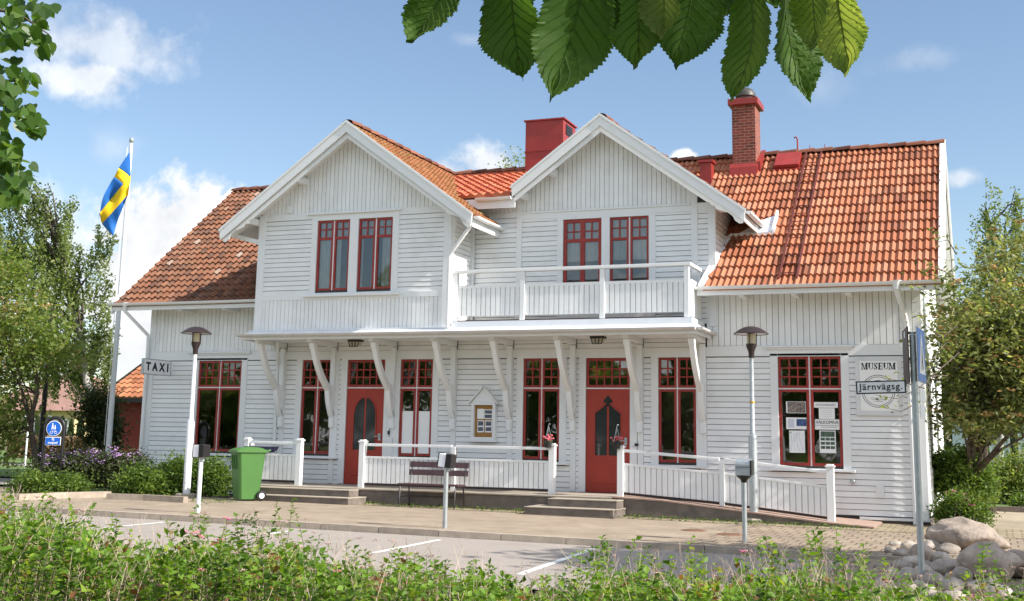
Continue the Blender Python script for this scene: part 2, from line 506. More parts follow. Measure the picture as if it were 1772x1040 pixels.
for a, b, c, d in GW: casing(a, b, c, d, 0); T.box(a, b, -.045, -.001, d, d + .06)
for a, b, c, d in GD:
    casing(a, b, .44, d, 0, apron=False); T.box(a, b, -.045, -.001, d, d + .06)
T.build('trim', TRIM, house, bevel=.004)
TU = MB(); T = TU
a0, a1 = 4.98, 7.12
T.box(a0, 5.12, YG - .045, YG - .001, 4.38, 6.2); T.box(5.93, 6.14, YG - .045, YG - .001, 4.42, 6.12); T.box(6.97, a1, YG - .045, YG - .001, 4.38, 6.2)
T.box(5.12, 6.97, YG - .045, YG - .001, 6.12, 6.2); T.box(5.12, 5.93, YG - .045, YG - .001, 6.02, 6.12); T.box(6.14, 6.97, YG - .045, YG - .001, 6.02, 6.12)
T.box(5.12, 6.97, YG - .045, YG - .001, 4.38, 4.42)
T.cut()
T.box(10.31, 10.44, -.045, -.001, 3.7, 6.02); T.box(11.29, 11.47, -.045, -.001, 3.7, 6.02); T.box(12.31, 12.45, -.045, -.001, 3.7, 6.02)
for a, b, c, d in UW0: T.box(a, b, -.045, -.001, d, 6.02); T.box(a, b, -.045, -.001, 3.7, 4.0)
T.builds('casing', TRIM, house, bevel=.004)
M = MB()
for xa, xb in ((1.12, 2.86), (14.63, 16.34)): M.box(xa, xb, -.1, -.046, 3.22, 3.262).box(xa + .03, xb - .03, -.075, -.046, 3.185, 3.22).cut()
M.box(4.87, 7.18, YG - .1, YG - .046, 6.15, 6.19).cut().box(9.5, 13.2, -.07, -.043, 6.15, 6.19)
M.builds('head_moulding', TRIM, house, bevel=.004)


def casement(mb, x0, x1, z0, z1, y, cols=1, rows=1, w=.05, mw=.028):
    mb.box(x0, x0 + w, y, y + .04, z0, z1); mb.box(x1 - w, x1, y, y + .04, z0, z1)
    mb.box(x0 + w, x1 - w, y, y + .04, z0, z0 + w); mb.box(x0 + w, x1 - w, y, y + .04, z1 - w, z1)
    for i in range(1, cols):
        u = x0 + w + (x1 - x0 - 2 * w) * i / cols
        mb.box(u - mw / 2, u + mw / 2, y + .006, y + .034, z0 + w, z1 - w)
    for j in range(1, rows):
        v = z0 + w + (z1 - z0 - 2 * w) * j / rows
        mb.box(x0 + w, x1 - w, y + .008, y + .032, v - mw / 2, v + mw / 2)


def pane_quad(mb, x0, x1, z0, z1, y):
    mb.add([(x0, y, z0), (x1, y, z0), (x1, y, z1), (x0, y, z1)], [(0, 1, 2, 3)])


def curtain(mb, x0, x1, z0, z1, y):
    n = max(8, int((x1 - x0) / .018)); vs = []
    for i in range(n + 1):
        u = x0 + (x1 - x0) * i / n
        vs += [(u, y + .018 * math.sin(i * 1.25) + .008 * math.sin(i * .7), z0), (u, y + .012 * math.sin(i * 1.25), z1)]
    mb.add(vs, [(2 * i, 2 * i + 2, 2 * i + 3, 2 * i + 1) for i in range(n)])


def ground_window(x0, x1, z0, z1, zt, cols, label=None, sill=True):
    mb = MB(); xm = (x0 + x1) / 2; g = .014; y = -.012
    for a, b in ((x0 + .006, xm - g), (xm + g, x1 - .006)):
        casement(mb, a, b, z0 + .006, zt - g, y)
        casement(mb, a, b, zt + g, z1 - .006, y, cols, 3, .045)
    w = mb.build('window', RED, house, bevel=.003)
    MB().box(xm - g, xm + g, -.002, .05, z0, z1).box(x0, xm - g, -.003, .05, zt - g, zt + g).box(xm + g, x1, -.003, .05, zt - g, zt + g).build('mullion', TRIM, w)
    p = MB(); pane_quad(p, x0, x1, z0, z1, .012); p.build('pane', GLASS, w)
    if sill: MB().box(x0 - .22, x1 + .22, -.13, -.046, z0 - .1, z0 - .055).build('sill', TRIM, w, bevel=.004)
    if label: w['label'] = label
    return w


wins = []
for i, (a, b, c, d) in enumerate(GW):
    wins.append(ground_window(a, b, c, d, 2.43, 3 if i in (0, 5) else 2))
# white screen behind the third window, wooden board behind the fifth
MB().box(6.77, 7.075, .005, .0105, 1.03, 1.93).build('frosted_film', PAPER, wins[2]); MB().box(7.125, 7.43, .005, .0105, 1.03, 1.93).build('frosted_film', PAPER, wins[2])
MB().box(12.53, 13.24, .09, .1, .99, 2.4).build('screen', mat('brown_board', (.10, .075, .045), .8, .2, 3), wins[4])
MB().box(4.72, 4.98, .02, .03, 1.03, 1.13).build('notice_card', mat('straw_card', (.6, .5, .28), .8, .2, 20), wins[1])
cu = MB(); curtain(cu, 9.62, 9.68, 1.0, 3.0, .08); curtain(cu, 10.3, 10.37, 1.0, 3.0, .08); cu.build('curtain', mat('net_curtain', (.3, .29, .26), .9, .1, 5), wins[3])


def upper_window(x0, x1, z0, z1, y, zt, split, curt):
    mb = MB(); xm = (x0 + x1) / 2; g = .016 if split else .0
    yy = y - .012
    if split:
        for a, b in ((x0 + .006, xm - g), (xm + g, x1 - .006)):
            casement(mb, a, b, z0 + .006, z1 - .006, yy, 1, 1, .045)
            mb.box(a + .045, b - .045, yy + .002, yy + .04, zt - .03, zt + .03)
            u = (a + b) / 2; v = (zt + z1) / 2
            mb.box(u - .013, u + .013, yy + .006, yy + .034, zt + .03, z1 - .051)
            mb.box(a + .045, b - .045, yy + .008, yy + .032, v - .013, v + .013)
    else:
        casement(mb, x0 + .006, x1 - .006, z0 + .006, z1 - .006, yy, 1, 1, .07)
        mb.box(xm - .05, xm + .05, yy + .001, yy + .04, z0 + .076, z1 - .076)
        for a, b in ((x0 + .076, xm - .05), (xm + .05, x1 - .076)):
            mb.box(a, b, yy + .002, yy + .04, zt - .035, zt + .035)
            u = (a + b) / 2; v = (zt + z1 - .07) / 2
            mb.box(u - .014, u + .014, yy + .006, yy + .034, zt + .035, z1 - .076)
            mb.box(a, b, yy + .008, yy + .032, v - .014, v + .014)
    w = mb.build('window', RED, house, bevel=.003)
    if split: MB().box(xm - g, xm + g, y - .004, y + .04, z0 + .01, z1 - .01).build('mullion', TRIM, w)
    p = MB(); pane_quad(p, x0, x1, z0, z1, y + .012); p.build('pane', GLASS, w)
    c = MB()
    for q in curt: curtain(c, q[0], q[1], q[2], q[3], y + q[4])
    c.build('curtain', CURTAIN, w)
    return w


upper_window(5.12, 5.93, 4.47, 6.02, YG, 5.62, True, [(5.14, 5.44, 4.48, 6.0, .045), (5.54, 5.70, 4.48, 6.0, .045), (5.70, 5.91, 5.66, 6.0, .05)])
upper_window(6.14, 6.97, 4.47, 6.02, YG, 5.62, True, [(6.16, 6.24, 4.48, 6.0, .045), (6.70, 6.95, 4.48, 6.0, .045), (6.24, 6.70, 5.66, 6.0, .05)])
upper_window(10.44, 11.29, 4.0, 5.98, 0, 5.52, False, [(10.5, 11.25, 5.08, 5.95, .05)])
upper_window(11.47, 12.31, 4.0, 5.98, 0, 5.52, True, [(11.5, 12.3, 5.08, 5.95, .05)])
MB().box(4.86, 7.2, YG - .13, YG - .046, 4.335, 4.378).build('window_sill', TRIM, house, bevel=.004)

# --- doors
DGLASS = mat('door_glass', (.035, .04, .04), .05, .3, 1.5, spec=.6)


def door(x0, x1, z0, zt, z1, pointed):
    L = MB().box(x0 + .006, x1 - .006, -.006, .04, z0, zt - .014)
    L.box(x0 + .16, x1 - .16, -.016, -.007, z0 + .18, z0 + .62)
    d = L.build('door', DOORRED, house, bevel=.004)
    xm = (x0 + x1) / 2; hw = (x1 - x0) * .285; zb, zs = z0 + .74, z0 + 1.42
    ztop = z0 + (1.86 if not pointed else 1.78)
    # two tall lights under an arch (or a pointed head with a diamond above)
    half = []
    n = 10
    for i in range(n + 1):
        t = i / n
        if pointed: half.append((hw * (1 - t) + .02 * t, zs + .16 + (ztop - zs - .16) * t - .012 * math.sin(t * PI)))
        else: half.append((hw * math.cos(t * PI / 2) + .02 * t, zs + (ztop - zs) * math.sin(t * PI / 2)))
    for sgn in (-1, 1):
        poly = [(xm + sgn * .022, zb), (xm + sgn * hw, zb)] + [(xm + sgn * max(.022, h), z) for h, z in half]
        fr = MB().prism(poly, lambda u, v, w: (u, w, v), -.0075, -.012)
        fr.build('pane', DGLASS, d)
    if pointed:
        MB().prism([(xm, ztop - .09 + .02), (xm + .1, ztop + .03 + .02), (xm, ztop + .17), (xm - .1, ztop + .05)], lambda u, v, w: (u, w, v), -.0075, -.0125).build('pane', DGLASS, d)
    # moulding bars around the lights
    mo = MB()
    path = [(xm - hw - .012, zb - .01), (xm - hw - .012, half[0][1])] + [(xm - h - .014, z + .012) for h, z in half[1:]]
    for s_ in (-1, 1):
        pp = [V((xm + s_ * (xm - u), -.014, z)) for u, z in path]
        for p, q in zip(pp, pp[1:]): mo.beam(p, q, .02, .02, (0, 1, 0))
        mo.cut()
    mo.builds('moulding', DOORRED, d)
    MB().box(x1 - .12, x1 - .06, -.03, -.0065, z0 + .95, z0 + 1.1).tube([(x1 - .09, -.05, z0 + 1.04), (x1 - .2, -.055, z0 + 1.035)], .011).tube([(x1 - .09, -.006, z0 + 1.04), (x1 - .09, -.055, z0 + 1.04)], .011).build('handle', GALV, d, True)
    tr = MB(); casement(tr, x0 + .006, x1 - .006, zt + .014, z1 - .006, -.01, 5, 3, .055, .03)
    t = tr.build('transom_window', RED, house, bevel=.003)
    p = MB(); pane_quad(p, x0, x1, zt, z1, .012); p.build('pane', GLASS, t)
    MB().box(x0, x1, -.004, .04, zt - .013, zt + .013).build('transom_bar', TRIM, t)
    return d


door(5.39, 6.33, .34, 2.43, 3.05, False)['label'] = 'red door with a round arched window'
door(10.97, 11.91, .34, 2.43, 3.05, True)['label'] = 'red door with a pointed window and a diamond above it'
MB().box(6.46, 6.5, -.075, -.046, 1.42, 1.5).build('bell_button', BLACK, house)
MB().box(6.5, 6.58, -.09, -.046, .9, 1.36).build('letter_box', TRIM, house, bevel=.006)
MB().box(12.02, 12.09, -.075, -.046, 1.28, 1.33).build('bell_button', BLACK, house)
MB().box(16.66, 16.8, -.055, -.032, .42, .66).box(16.68, 16.78, -.065, -.055, .46, .5).box(16.68, 16.78, -.065, -.055, .53, .57).box(16.68, 16.78, -.065, -.055, .6, .64).build('vent_grille', TRIM, house)
MB().lathe([(0, .045), (.035, .045), (.045, .03), (.045, 0)], (16.24, -.03, .70), 14, mx=Matrix.Rotation(PI / 2, 3, 'X')).build('wall_hatch', GALV, house)
MB().box(4.36, 4.46, YG - .07, YG - .028, 6.22, 6.38).build('wall_box', TRIM, house)

# --- tiled roofs
def tile_roof(mb, P, u0, u1, L, tw, gauge, prof, keep, step=.042, spt=8):
    rows = math.ceil(L / gauge); cols = math.ceil((u1 - u0) / tw)
    for r in range(rows):
        sa, sb = r * gauge - .03, min((r + 1) * gauge + .015, L)
        for c in range(cols):
            rr = random.random(); dz = random.uniform(0, .011) + .012 * noise.noise(V((c * tw * .7, r * gauge * .8, u0)))
            us = [u0 + (c + k / spt) * tw for k in range(spt + 1)]
            if not keep((us[0] + us[-1]) / 2, (sa + sb) / 2): continue
            us = [min(u, u1) for u in us]
            hs = [prof(k / spt) for k in range(spt + 1)]
            n = len(us)
            vs = [P(us[k], sa, hs[k] + step + dz) for k in range(n)] + [P(us[k], sb, hs[k] + dz * .3) for k in range(n)] + [P(us[k], sa, hs[k] * .0 - .02) for k in range(n)]
            fs = [(k, k + 1, n + k + 1, n + k) for k in range(n - 1)] + [(2 * n + k, 2 * n + k + 1, k + 1, k) for k in range(n - 1)]
            mb.add(vs, fs, rr)


def wave2(t):                           # concrete tile with two rolls and a side lap
    w = (t * 2) % 1.0
    return .05 * (.5 - .5 * math.cos(2 * PI * w)) ** .9 + (.012 if t > .96 else 0)


def wave1(t):                           # old clay pantile
    return .05 * (.5 - .5 * math.cos(2 * PI * min(1, t * 1.0))) ** .9 + .012 * math.sin(2 * PI * t)


def slope_fn(o, us, ss):
    us, ss = V(us).normalized(), V(ss).normalized(); n = us.cross(ss)
    if n.z < 0: n = -n
    o = V(o)
    return lambda u, s, h: o + us * u + ss * s + n * h


cs = math.sqrt(1 + .8 * .8)
Pm = slope_fn((0, -.62, zmain(-.62)), (1, 0, 0), (0, 1, .8))
Lm = (4 + .62) * cs


def keep_main(x, s):
    y = -.62 + s / cs; z = zmain(y)
    if 8.3 < x < 9.47: return False
    if 2.9 < x < 8.95: return (x < 3.68 and z < zgl(x) + .1) or z > zgl(x) - .03
    if 9.4 < x < 14.4: return (x > 13.66) if z < zgr(x) + .1 else True
    return True


TILE_NEW = tile_mat('new_tiles', [(0, (.22, .075, .04)), (.25, (.35, .118, .058)), (.6, (.43, .15, .074)), (1, (.47, .2, .115))], (.24, .18, .13), .6)
TILE_OLD = tile_mat('old_tiles', [(0, (.10, .05, .035)), (.3, (.19, .085, .05)), (.65, (.21, .085, .045)), (.97, (.25, .115, .068)), (1, (.33, .26, .21))], (.22, .18, .14), .5, 5)
TILE_MOSS = tile_mat('mossy_tiles', [(0, (.2, .085, .035)), (.5, (.3, .12, .05)), (1, (.36, .15, .07))], (.2, .19, .07), .8, 3)
TILE_RED = tile_mat('salmon_tiles', [(0, (.36, .08, .04)), (.5, (.46, .12, .06)), (1, (.52, .17, .09))], (.3, .2, .14), .2)
R1 = MB(); tile_roof(R1, Pm, 13.42 - .6, 18.0, Lm, .247, .40, wave2, lambda x, s: keep_main(x, s) and x > 12.9 or (x > 11.4 and keep_main(x, s)))
R1b = MB(); tile_roof(R1b, Pm, 11.4, 12.82, Lm, .247, .40, wave2, keep_main)
R1.v and R1.add(R1b.v, R1b.f)
R1.r[-len(R1b.f):] = R1b.r
roof = R1.build('roof', TILE_NEW, house, True); roof['label'] = 'bright orange newer tiles on the east wing'
R2 = MB(); tile_roof(R2, Pm, -.72, 3.7, Lm, .172, .262, wave1, keep_main)
roof_w = R2.build('roof', TILE_OLD, house, True); roof_w['label'] = 'weathered brown pantiles on the west wing'
cg = math.sqrt(1 + .727 ** 2)
R3 = MB()
Pe = slope_fn((8.98, 0, zgl(8.98)), (0, 1, 0), (-1, 0, .727)); Lg = 2.98 * cg
def keep_e(y, s):
    x = 8.98 - s / cg
    return y < -.3 or zgl(x) > zshed(y) - .03 and (y < .05 or x < 8.3)
tile_roof(R3, Pe, -1.6, 4.05, Lg, .172, .262, wave1, keep_e)
Pw = slope_fn((2.95, 0, zgl(2.95)), (0, 1, 0), (1, 0, .727)); Lg2 = 3.05 * cg
R3.cut()
tile_roof(R3, Pw, -1.6, 4.05, Lg2, .2, .335, wave1, lambda y, s: zgl(2.95 + s / cg) > zmain(y) - .05)
roof_g = R3.builds('roof', TILE_MOSS, house, True)[0]; roof_g['label'] = 'mossy pantiles on the forward gable'
R4 = MB()
Pr = slope_fn((14.36, 0, zgr(14.36)), (0, 1, 0), (-1, 0, .727)); Lr = 2.96 * cg
tile_roof(R4, Pr, -.5, 4.05, Lr, .2, .335, wave1, lambda y, s: zgr(14.36 - s / cg) > zmain(y) - .05)
R4.cut()
Pl = slope_fn((9.46, 0, zgr(9.46)), (0, 1, 0), (1, 0, .727)); Ll = 1.94 * cg
tile_roof(R4, Pl, -.5, 4.05, Ll, .2, .335, wave1, lambda y, s: zgr(9.46 + s / cg) > zshed(y) - .03)
R4.builds('roof', TILE_OLD, house, True)
R5 = MB(); cq = math.sqrt(1 + .3416 ** 2)
Ps = slope_fn((0, -.45, 6.5), (1, 0, 0), (0, 1, .3416)); Lsx = 4.45 * cq
tile_roof(R5, Ps, 6.0, 11.4, Lsx, .2, .33, wave1, lambda x, s: zshed(-.45 + s / cq) > max(zgl(x), zgr(x)) - .03)
R5.build('roof', TILE_RED, house, True)['label'] = 'salmon red tiles on the low link between the gables'
# north slope (out of sight) and undersides
R6 = MB(); R6.add([(-.72, 4, zmain(4)), (18.0, 4, zmain(4)), (18.0, 8.62, EV), (-.72, 8.62, EV)], [(0, 1, 2, 3)]); R6.build('roof', TILE_OLD, house)
U = MB()
# soffits: eaves, verges, gables
for xa, xb in ((-.7, 3.6), (13.44, 17.98)):
    U.add([(xa, -.6, zmain(-.6) - .09), (xb, -.6, zmain(-.6) - .09), (xb, 0, zmain(0) - .09), (xa, 0, zmain(0) - .09)], [(0, 1, 2, 3)])
for xa, xb in ((-.7, 0), (XR, 17.98)):
    U.add([(xa, -.6, zmain(-.6) - .085), (xb, -.6, zmain(-.6) - .085), (xb, 4, zmain(4) - .085), (xa, 4, zmain(4) - .085)], [(0, 1, 2, 3)])
    U.add([(xa, 4, zmain(4) - .085), (xb, 4, zmain(4) - .085), (xb, 8.6, EV - .085), (xa, 8.6, EV - .085)], [(0, 1, 2, 3)])
for zf, xl, xc, xr, ya, yb in ((zgl, 2.97, 6, 8.96, -1.58, YG), (zgr, 9.47, 11.4, 14.34, -.48, 0)):
    for a, b in ((xl, xc), (xc, xr)):
        U.add([(a, ya, zf(a) - .1), (b, ya, zf(b) - .1), (b, yb + .02, zf(b) - .1), (a, yb + .02, zf(a) - .1)], [(0, 1, 2, 3)])
U.add([(2.97, YG, zgl(2.97) - .1), (3.65, YG, zgl(3.65) - .1), (3.65, 1.2, zgl(3.65) - .1), (2.97, 1.2, zgl(2.97) - .1)], [(0, 1, 2, 3)])
U.add([(8.32, YG, zgl(8.32) - .1), (8.96, YG, zgl(8.96) - .1), (8.96, 0, zgl(8.96) - .1), (8.32, 0, zgl(8.32) - .1)], [(0, 1, 2, 3)])
U.add([(13.68, 0, zgr(13.68) - .1), (14.34, 0, zgr(14.34) - .1), (14.34, 1.2, zgr(14.34) - .1), (13.68, 1.2, zgr(13.68) - .1)], [(0, 1, 2, 3)])
U.add([(8.3, -.45, 6.42), (9.5, -.45, 6.42), (9.5, 0, 6.5), (8.3, 0, 6.5)], [(0, 1, 2, 3)])
U.build('soffit', WHITE, house)

# bargeboards in two layers, with a scalloped end
def barge(mb, xe, xc, zf, y0, w1, w2, scallop=True):
    sgn = 1 if xe > xc else -1
    L_ = abs(xe - xc)
    def fr(u, v, w): # u distance from ridge outward, v drop from the roof surface
        x = xc + sgn * u
        return (x, w, zf(x) + .075 - v)
    mb.prism([(0, 0), (L_, 0), (L_ - .02, w1), (0, w1)], fr, y0, y0 - .035)
    low = [(0, 0.03)] + [(L_ - .06, .03)]
    if scallop:
        e = L_ - .06
        pts = [(e, w2 - .06), (e - .07, w2 + .0), (e - .15, w2 + .0), (e - .2, w2 - .06), (e - .3, w2 - .07), (e - .42, w2 - .02), (e - .52, w2 + .01), (e - .56, w2 - .03), (e - .62, w2 + .01), (e - .66, w2 - .03), (e - .72, w2 + 0)]
    else: pts = [(L_ - .06, w2)]
    mb.prism(low + pts + [(0, w2)], fr, y0 + .06, y0 + .03)
    mb.prism([(0, -.012), (L_ + .01, -.012), (L_ + .01, .045), (0, .045)], fr, y0 - .0355, y0 - .06)


B = MB()
barge(B, 2.9, 6, zgl, -1.6, .25, .37); barge(B, 9.02, 6, zgl, -1.6, .25, .37); B.cut()
barge(B, 9.44, 11.4, zgr, -.52, .25, .37, False); barge(B, 14.4, 11.4, zgr, -.52, .25, .37)
B.builds('bargeboard', TRIM, house)
B = MB()                                  # verge boards of the long roof's two ends, with the white capping on the tiles
for x in (18.0, -.76):
    B.cut()
    for (ya, yb) in ((-.62, 4), (8.62, 4)):
        f = (lambda y: zmain(y)) if ya < 0 else (lambda y: zmain(8 - y))
        for w0, w1, d0, d1 in ((0, .04, -.2, .09),):
            B.prism([(ya, f(ya) + d0), (yb, f(yb) + d0), (yb, f(yb) + d1), (ya, f(ya) + d1)], lambda u, v, w: (x + w, u, v), w0, w1)
            B.prism([(ya, f(ya) + d1 + .001), (yb, f(yb) + d1 + .001), (yb, f(yb) + d1 + .026), (ya, f(ya) + d1 + .026)], lambda u, v, w: (x + w, u, v), -.07 if x > 0 else -.03, .05 if x > 0 else .11)
B.builds('verge_board', TRIM, house)
# purlin ends
Pn = MB()
for zf, xc, yb, yf, xs in ((zgl, 6, YG, -1.56, (3.55, 4.75, 7.25, 8.45)), (zgr, 11.4, 0, -.46, (9.6, 10.25, 12.6, 13.85))):
    for x in xs: Pn.beam((x, yb, zf(x) - .2), (x, yf, zf(x) - .2), .12, .14).cut()
Pn.beam((2.98, YG - .03, 5.78), (3.64, YG - .03, 5.6), .08, .1)
Pn.builds('purlin', TRIM, house)
# ridge tiles
Rg = MB()
def ridge(p, q, mb):
    mb.cut()
    p, q = V(p), V(q); n = max(1, round((q - p).length / .4)); d = (q - p) / n
    for i in range(n):
        a = p + d * i; b = a + d * 1.08; up = V((0, 0, 1)); sd = d.normalized().cross(up)
        vs = []
        for c, r, lift in ((a, .115, .0), (b, .135, .014)):
            for k in range(9):
                w = PI * k / 8
                vs.append(c + sd * math.cos(w) * r * 1.15 + up * (math.sin(w) * r * .85 + lift - .02))
        mb.add(vs, [(k, k + 1, 10 + k, 9 + k) for k in range(8)], random.random())
        mb.add([vs[9 + k] for k in range(9)], [tuple(range(9))], random.random())
ridge((11.5, 4, zmain(4) + .02), (18.0, 4, zmain(4) + .02), Rg); ridge((-.72, 4, zmain(4) + .02), (3.2, 4, zmain(4) + .02), Rg)
ridge((6.1, 4, zshed(4) + .06), (11.4, 4, zshed(4) + .06), Rg)
ridge((6, -1.58, zgl(6) + .04), (6, 4, zgl(6) + .04), Rg); ridge((11.4, -.48, zgr(11.4) + .03), (11.4, 4, zgr(11.4) + .03), Rg)
Rg.builds('ridge_tile', tile_mat('ridge_tiles', [(0, (.09, .03, .02)), (.5, (.17, .06, .035)), (1, (.27, .1, .055))], (.2, .17, .13), .5), house, True)
# flashings
Fl = MB()
Fl.prism([(-.62, zmain(-.62) - .02), (.9, zmain(.9) - .02), (.9, zmain(.9) + .11), (-.62, zmain(-.62) + .11)], lambda u, v, w: (13.46 + w + .16 * (u + .62), u, v), 0, .12)
Fl.cut().box(13.8, 14.66, .9, .94, zmain(.9) + .02, zmain(.9) + .14)
Fl.prism([(.9, zmain(.9)), (1.55, zmain(1.55)), (1.55, zmain(1.55) + .2), (.9, zmain(.9) + .2)], lambda u, v, w: (14.67 + w, u, v), 0, .05)
Fl.add([(14.0, .95, zmain(.95) + .12), (14.66, .95, zmain(.95) + .12), (14.66, 1.5, zmain(1.5) + .12), (14.4, 1.35, zmain(1.35) + .12), (14.0, .95, zmain(.95) + .02), (14.66, .95, zmain(.95) + .02)], [(0, 1, 2, 3), (4, 5, 1, 0)])
Fl.builds('roof_flashing', WHITEPOLE, house)
# gutters with fascia
G = MB()
def gutter(p, q, r=.062, n=10):
    G.cut(); p, q = V(p), V(q); d = (q - p).normalized(); sd = d.cross(V((0, 0, 1)))
    m = max(2, int((q - p).length / 1.0)); vs = []
    for i in range(m + 1):
        c = p.lerp(q, i / m) + V((0, 0, -.008 * math.sin(i / m * PI)))
        for rr in (r, r - .006):
            for k in range(n + 1):
                w = PI + PI * k / n
                vs.append(c + sd * math.cos(w) * rr + V((0, 0, math.sin(w) * rr)))
    st = 2 * (n + 1)
    fs = []
    for i in range(m):
        for o in (0, n + 1):
            for k in range(n): fs.append((i * st + o + k, i * st + o + k + 1, (i + 1) * st + o + k + 1, (i + 1) * st + o + k))
        for k in (0, n): fs.append((i * st + k, i * st + n + 1 + k, (i + 1) * st + n + 1 + k, (i + 1) * st + k))
    for b in (0, m * st): fs.append(tuple(b + k for k in range(n + 1)))
    G.add(vs, fs)
gutter((-.76, -.70, EV + .0), (3.62, -.70, EV + .0)); gutter((13.42, -.70, EV), (18.04, -.70, EV))
gutter((9.07, -1.56, 5.86), (9.07, -.02, 5.86)); gutter((14.45, -.5, 5.88), (14.45, 1.2, 5.88)); gutter((8.62, -.53, 6.45), (9.44, -.53, 6.45))
G.builds('gutter', TRIM, house, True)
Fa = MB().box(-.7, 3.6, -.64, -.605, EV - .17, EV - .02).cut().box(13.44, 17.98, -.64, -.605, EV - .17, EV - .02)
Fa.cut().box(8.3, 9.5, -.47, -.44, 6.22, 6.44).cut().prism([(-1.55, 5.65), (-.02, 5.65), (-.02, 5.82), (-1.55, 5.82)], lambda u, v, w: (w, u, v), 8.97, 9.0)
Fa.cut().box(14.345, 14.375, -.48, 1.2, 5.68, 5.84)
for x in (1.2, 2.4, 14.3, 15.3, 16.3): Fa.cut().box(x - .05, x + .05, -.6, -.03, EV - .2, EV - .1)
Fa.builds('fascia', TRIM, house)
D = MB()
def pipe(pts, r=.04): D.cut().tube(pts, r, 10)
pipe([(-.3, -.70, EV - .06), (-.3, -.70, EV - .18), (-.02, -.13, EV - .72), (-.02, -.11, EV - .9), (-.02, -.11, .1)])
pipe([(17.2, -.70, EV - .06), (17.2, -.66, EV - .2), (17.3, -.12, EV - .62), (17.32, -.1, EV - .8), (17.34, -.1, .0), (17.34, -.2, -.05)], .045)
pipe([(8.95, -1.52, 5.80), (8.93, -1.5, 5.66), (8.43, -1.27, 5.2), (8.37, -1.26, 5.08), (8.37, -1.26, 3.62)])
pipe([(3.9, -.62, 3.42), (3.9, -.6, 3.3), (3.62, -.1, 2.95), (3.62, -.1, .4)])
D.cut().lathe([(.1, .0), (.055, -.12), (.055, -.16)], (17.2, -.70, EV + .01), 12); D.cut().lathe([(.09, .0), (.05, -.1)], (-.3, -.70, EV + .01), 12)
D.builds('downpipe', TRIM, house, True)

# --- chimneys, hatch, vent, ladder on the roof
cb = MB().box(8.19, 9.19, 3.5, 4.45, 7.0, 9.2)
c = cb.build('chimney', SHEETRED, house, bevel=.006); c['label'] = 'sheet metal clad chimney painted red'
MB().box(8.15, 9.23, 3.46, 4.49, 9.2, 9.235).build('chimney_cap', SHEETRED, c); MB().box(8.17, 9.21, 3.48, 4.47, 8.42, 8.44).build('sheet_seam', SHEETRED, c)
MB().box(9.191, 9.2, 3.68, 4.2, 8.85, 9.12).box(9.2, 9.21, 3.72, 4.16, 8.88, 8.93).box(9.2, 9.21, 3.72, 4.16, 8.96, 9.01).box(9.2, 9.21, 3.72, 4.16, 9.04, 9.09).build('vent_louvre', BLACK, c)

BRICKM = bpy.data.materials.new('chimney_brick'); BRICKM.use_nodes = True
nt = BRICKM.node_tree; b = nt.nodes['Principled BSDF']; b.inputs['Roughness'].default_value = .9
tc = nt.nodes.new('ShaderNodeTexCoord'); mp = nt.nodes.new('ShaderNodeMapping'); mp.inputs['Rotation'].default_value = (PI / 2, 0, 0)
sep = nt.nodes.new('ShaderNodeSeparateXYZ'); comb = nt.nodes.new('ShaderNodeCombineXYZ'); addn = nt.nodes.new('ShaderNodeMath')
nt.links.new(tc.outputs['Object'], sep.inputs[0]); nt.links.new(sep.outputs['X'], addn.inputs[0]); nt.links.new(sep.outputs['Y'], addn.inputs[1])
nt.links.new(addn.outputs[0], comb.inputs['X']); nt.links.new(sep.outputs['Z'], comb.inputs['Y'])
bk = nt.nodes.new('ShaderNodeTexBrick'); bk.inputs['Scale'].default_value = 1; bk.inputs['Brick Width'].default_value = .2; bk.inputs['Row Height'].default_value = .068; bk.inputs['Mortar Size'].default_value = .007
bk.inputs['Color1'].default_value = (.24, .055, .035, 1); bk.inputs['Color2'].default_value = (.12, .035, .025, 1); bk.inputs['Mortar'].default_value = (.36, .2, .15, 1); bk.inputs['Bias'].default_value = -.1
nt.links.new(comb.outputs[0], bk.inputs['Vector']); nt.links.new(bk.outputs['Color'], b.inputs['Base Color'])
bp = nt.nodes.new('ShaderNodeBump'); bp.inputs['Strength'].default_value = .6; bp.inputs['Distance'].default_value = .01; bp.invert = True
nt.links.new(bk.outputs['Fac'], bp.inputs['Height']); nt.links.new(bp.outputs['Normal'], b.inputs['Normal'])
c = MB().box(13.41, 13.95, 3.3, 3.95, 7.4, 9.12).build('chimney', BRICKM, house, bevel=.008); c['label'] = 'bare brick chimney with a domed cowl'
MB().box(13.33, 14.03, 3.22, 4.03, 9.12, 9.27).build('chimney_cap', SHEETRED, c, bevel=.01)
MB().lathe([(.2, 0), (.2, .1), (.24, .12), (.23, .2), (.17, .29), (.08, .34), (0, .36)], (13.68, 3.62, 9.27), 18).build('cowl', mat('sooty_metal', (.06, .055, .05), .5, .2, 8), c, True)
MB().prism([(3.12, 7.2), (3.29, 7.2), (3.29, 7.62), (3.26, 7.72), (3.2, 7.62)], lambda u, v, w: (w, u, v), 13.36, 14.0).prism([(3.3, 7.5), (4.1, 8.05), (4.1, 8.2), (3.3, 7.75)], lambda u, v, w: (w, u, v), 13.951, 14.05).build('chimney_flashing', SHEETRED, c)
v = MB().box(12.73, 13.0, 2.92, 3.2, 6.9, 7.72).build('roof_vent', SHEETRED, house, bevel=.006)
MB().box(12.69, 13.04, 2.88, 3.24, 7.72, 7.78).build('vent_cap', SHEETRED, v)
n_m = V((0, -.8, 1)).normalized()
h = MB()
def on_main(x, y, k): return V((x, y, zmain(y))) + n_m * k
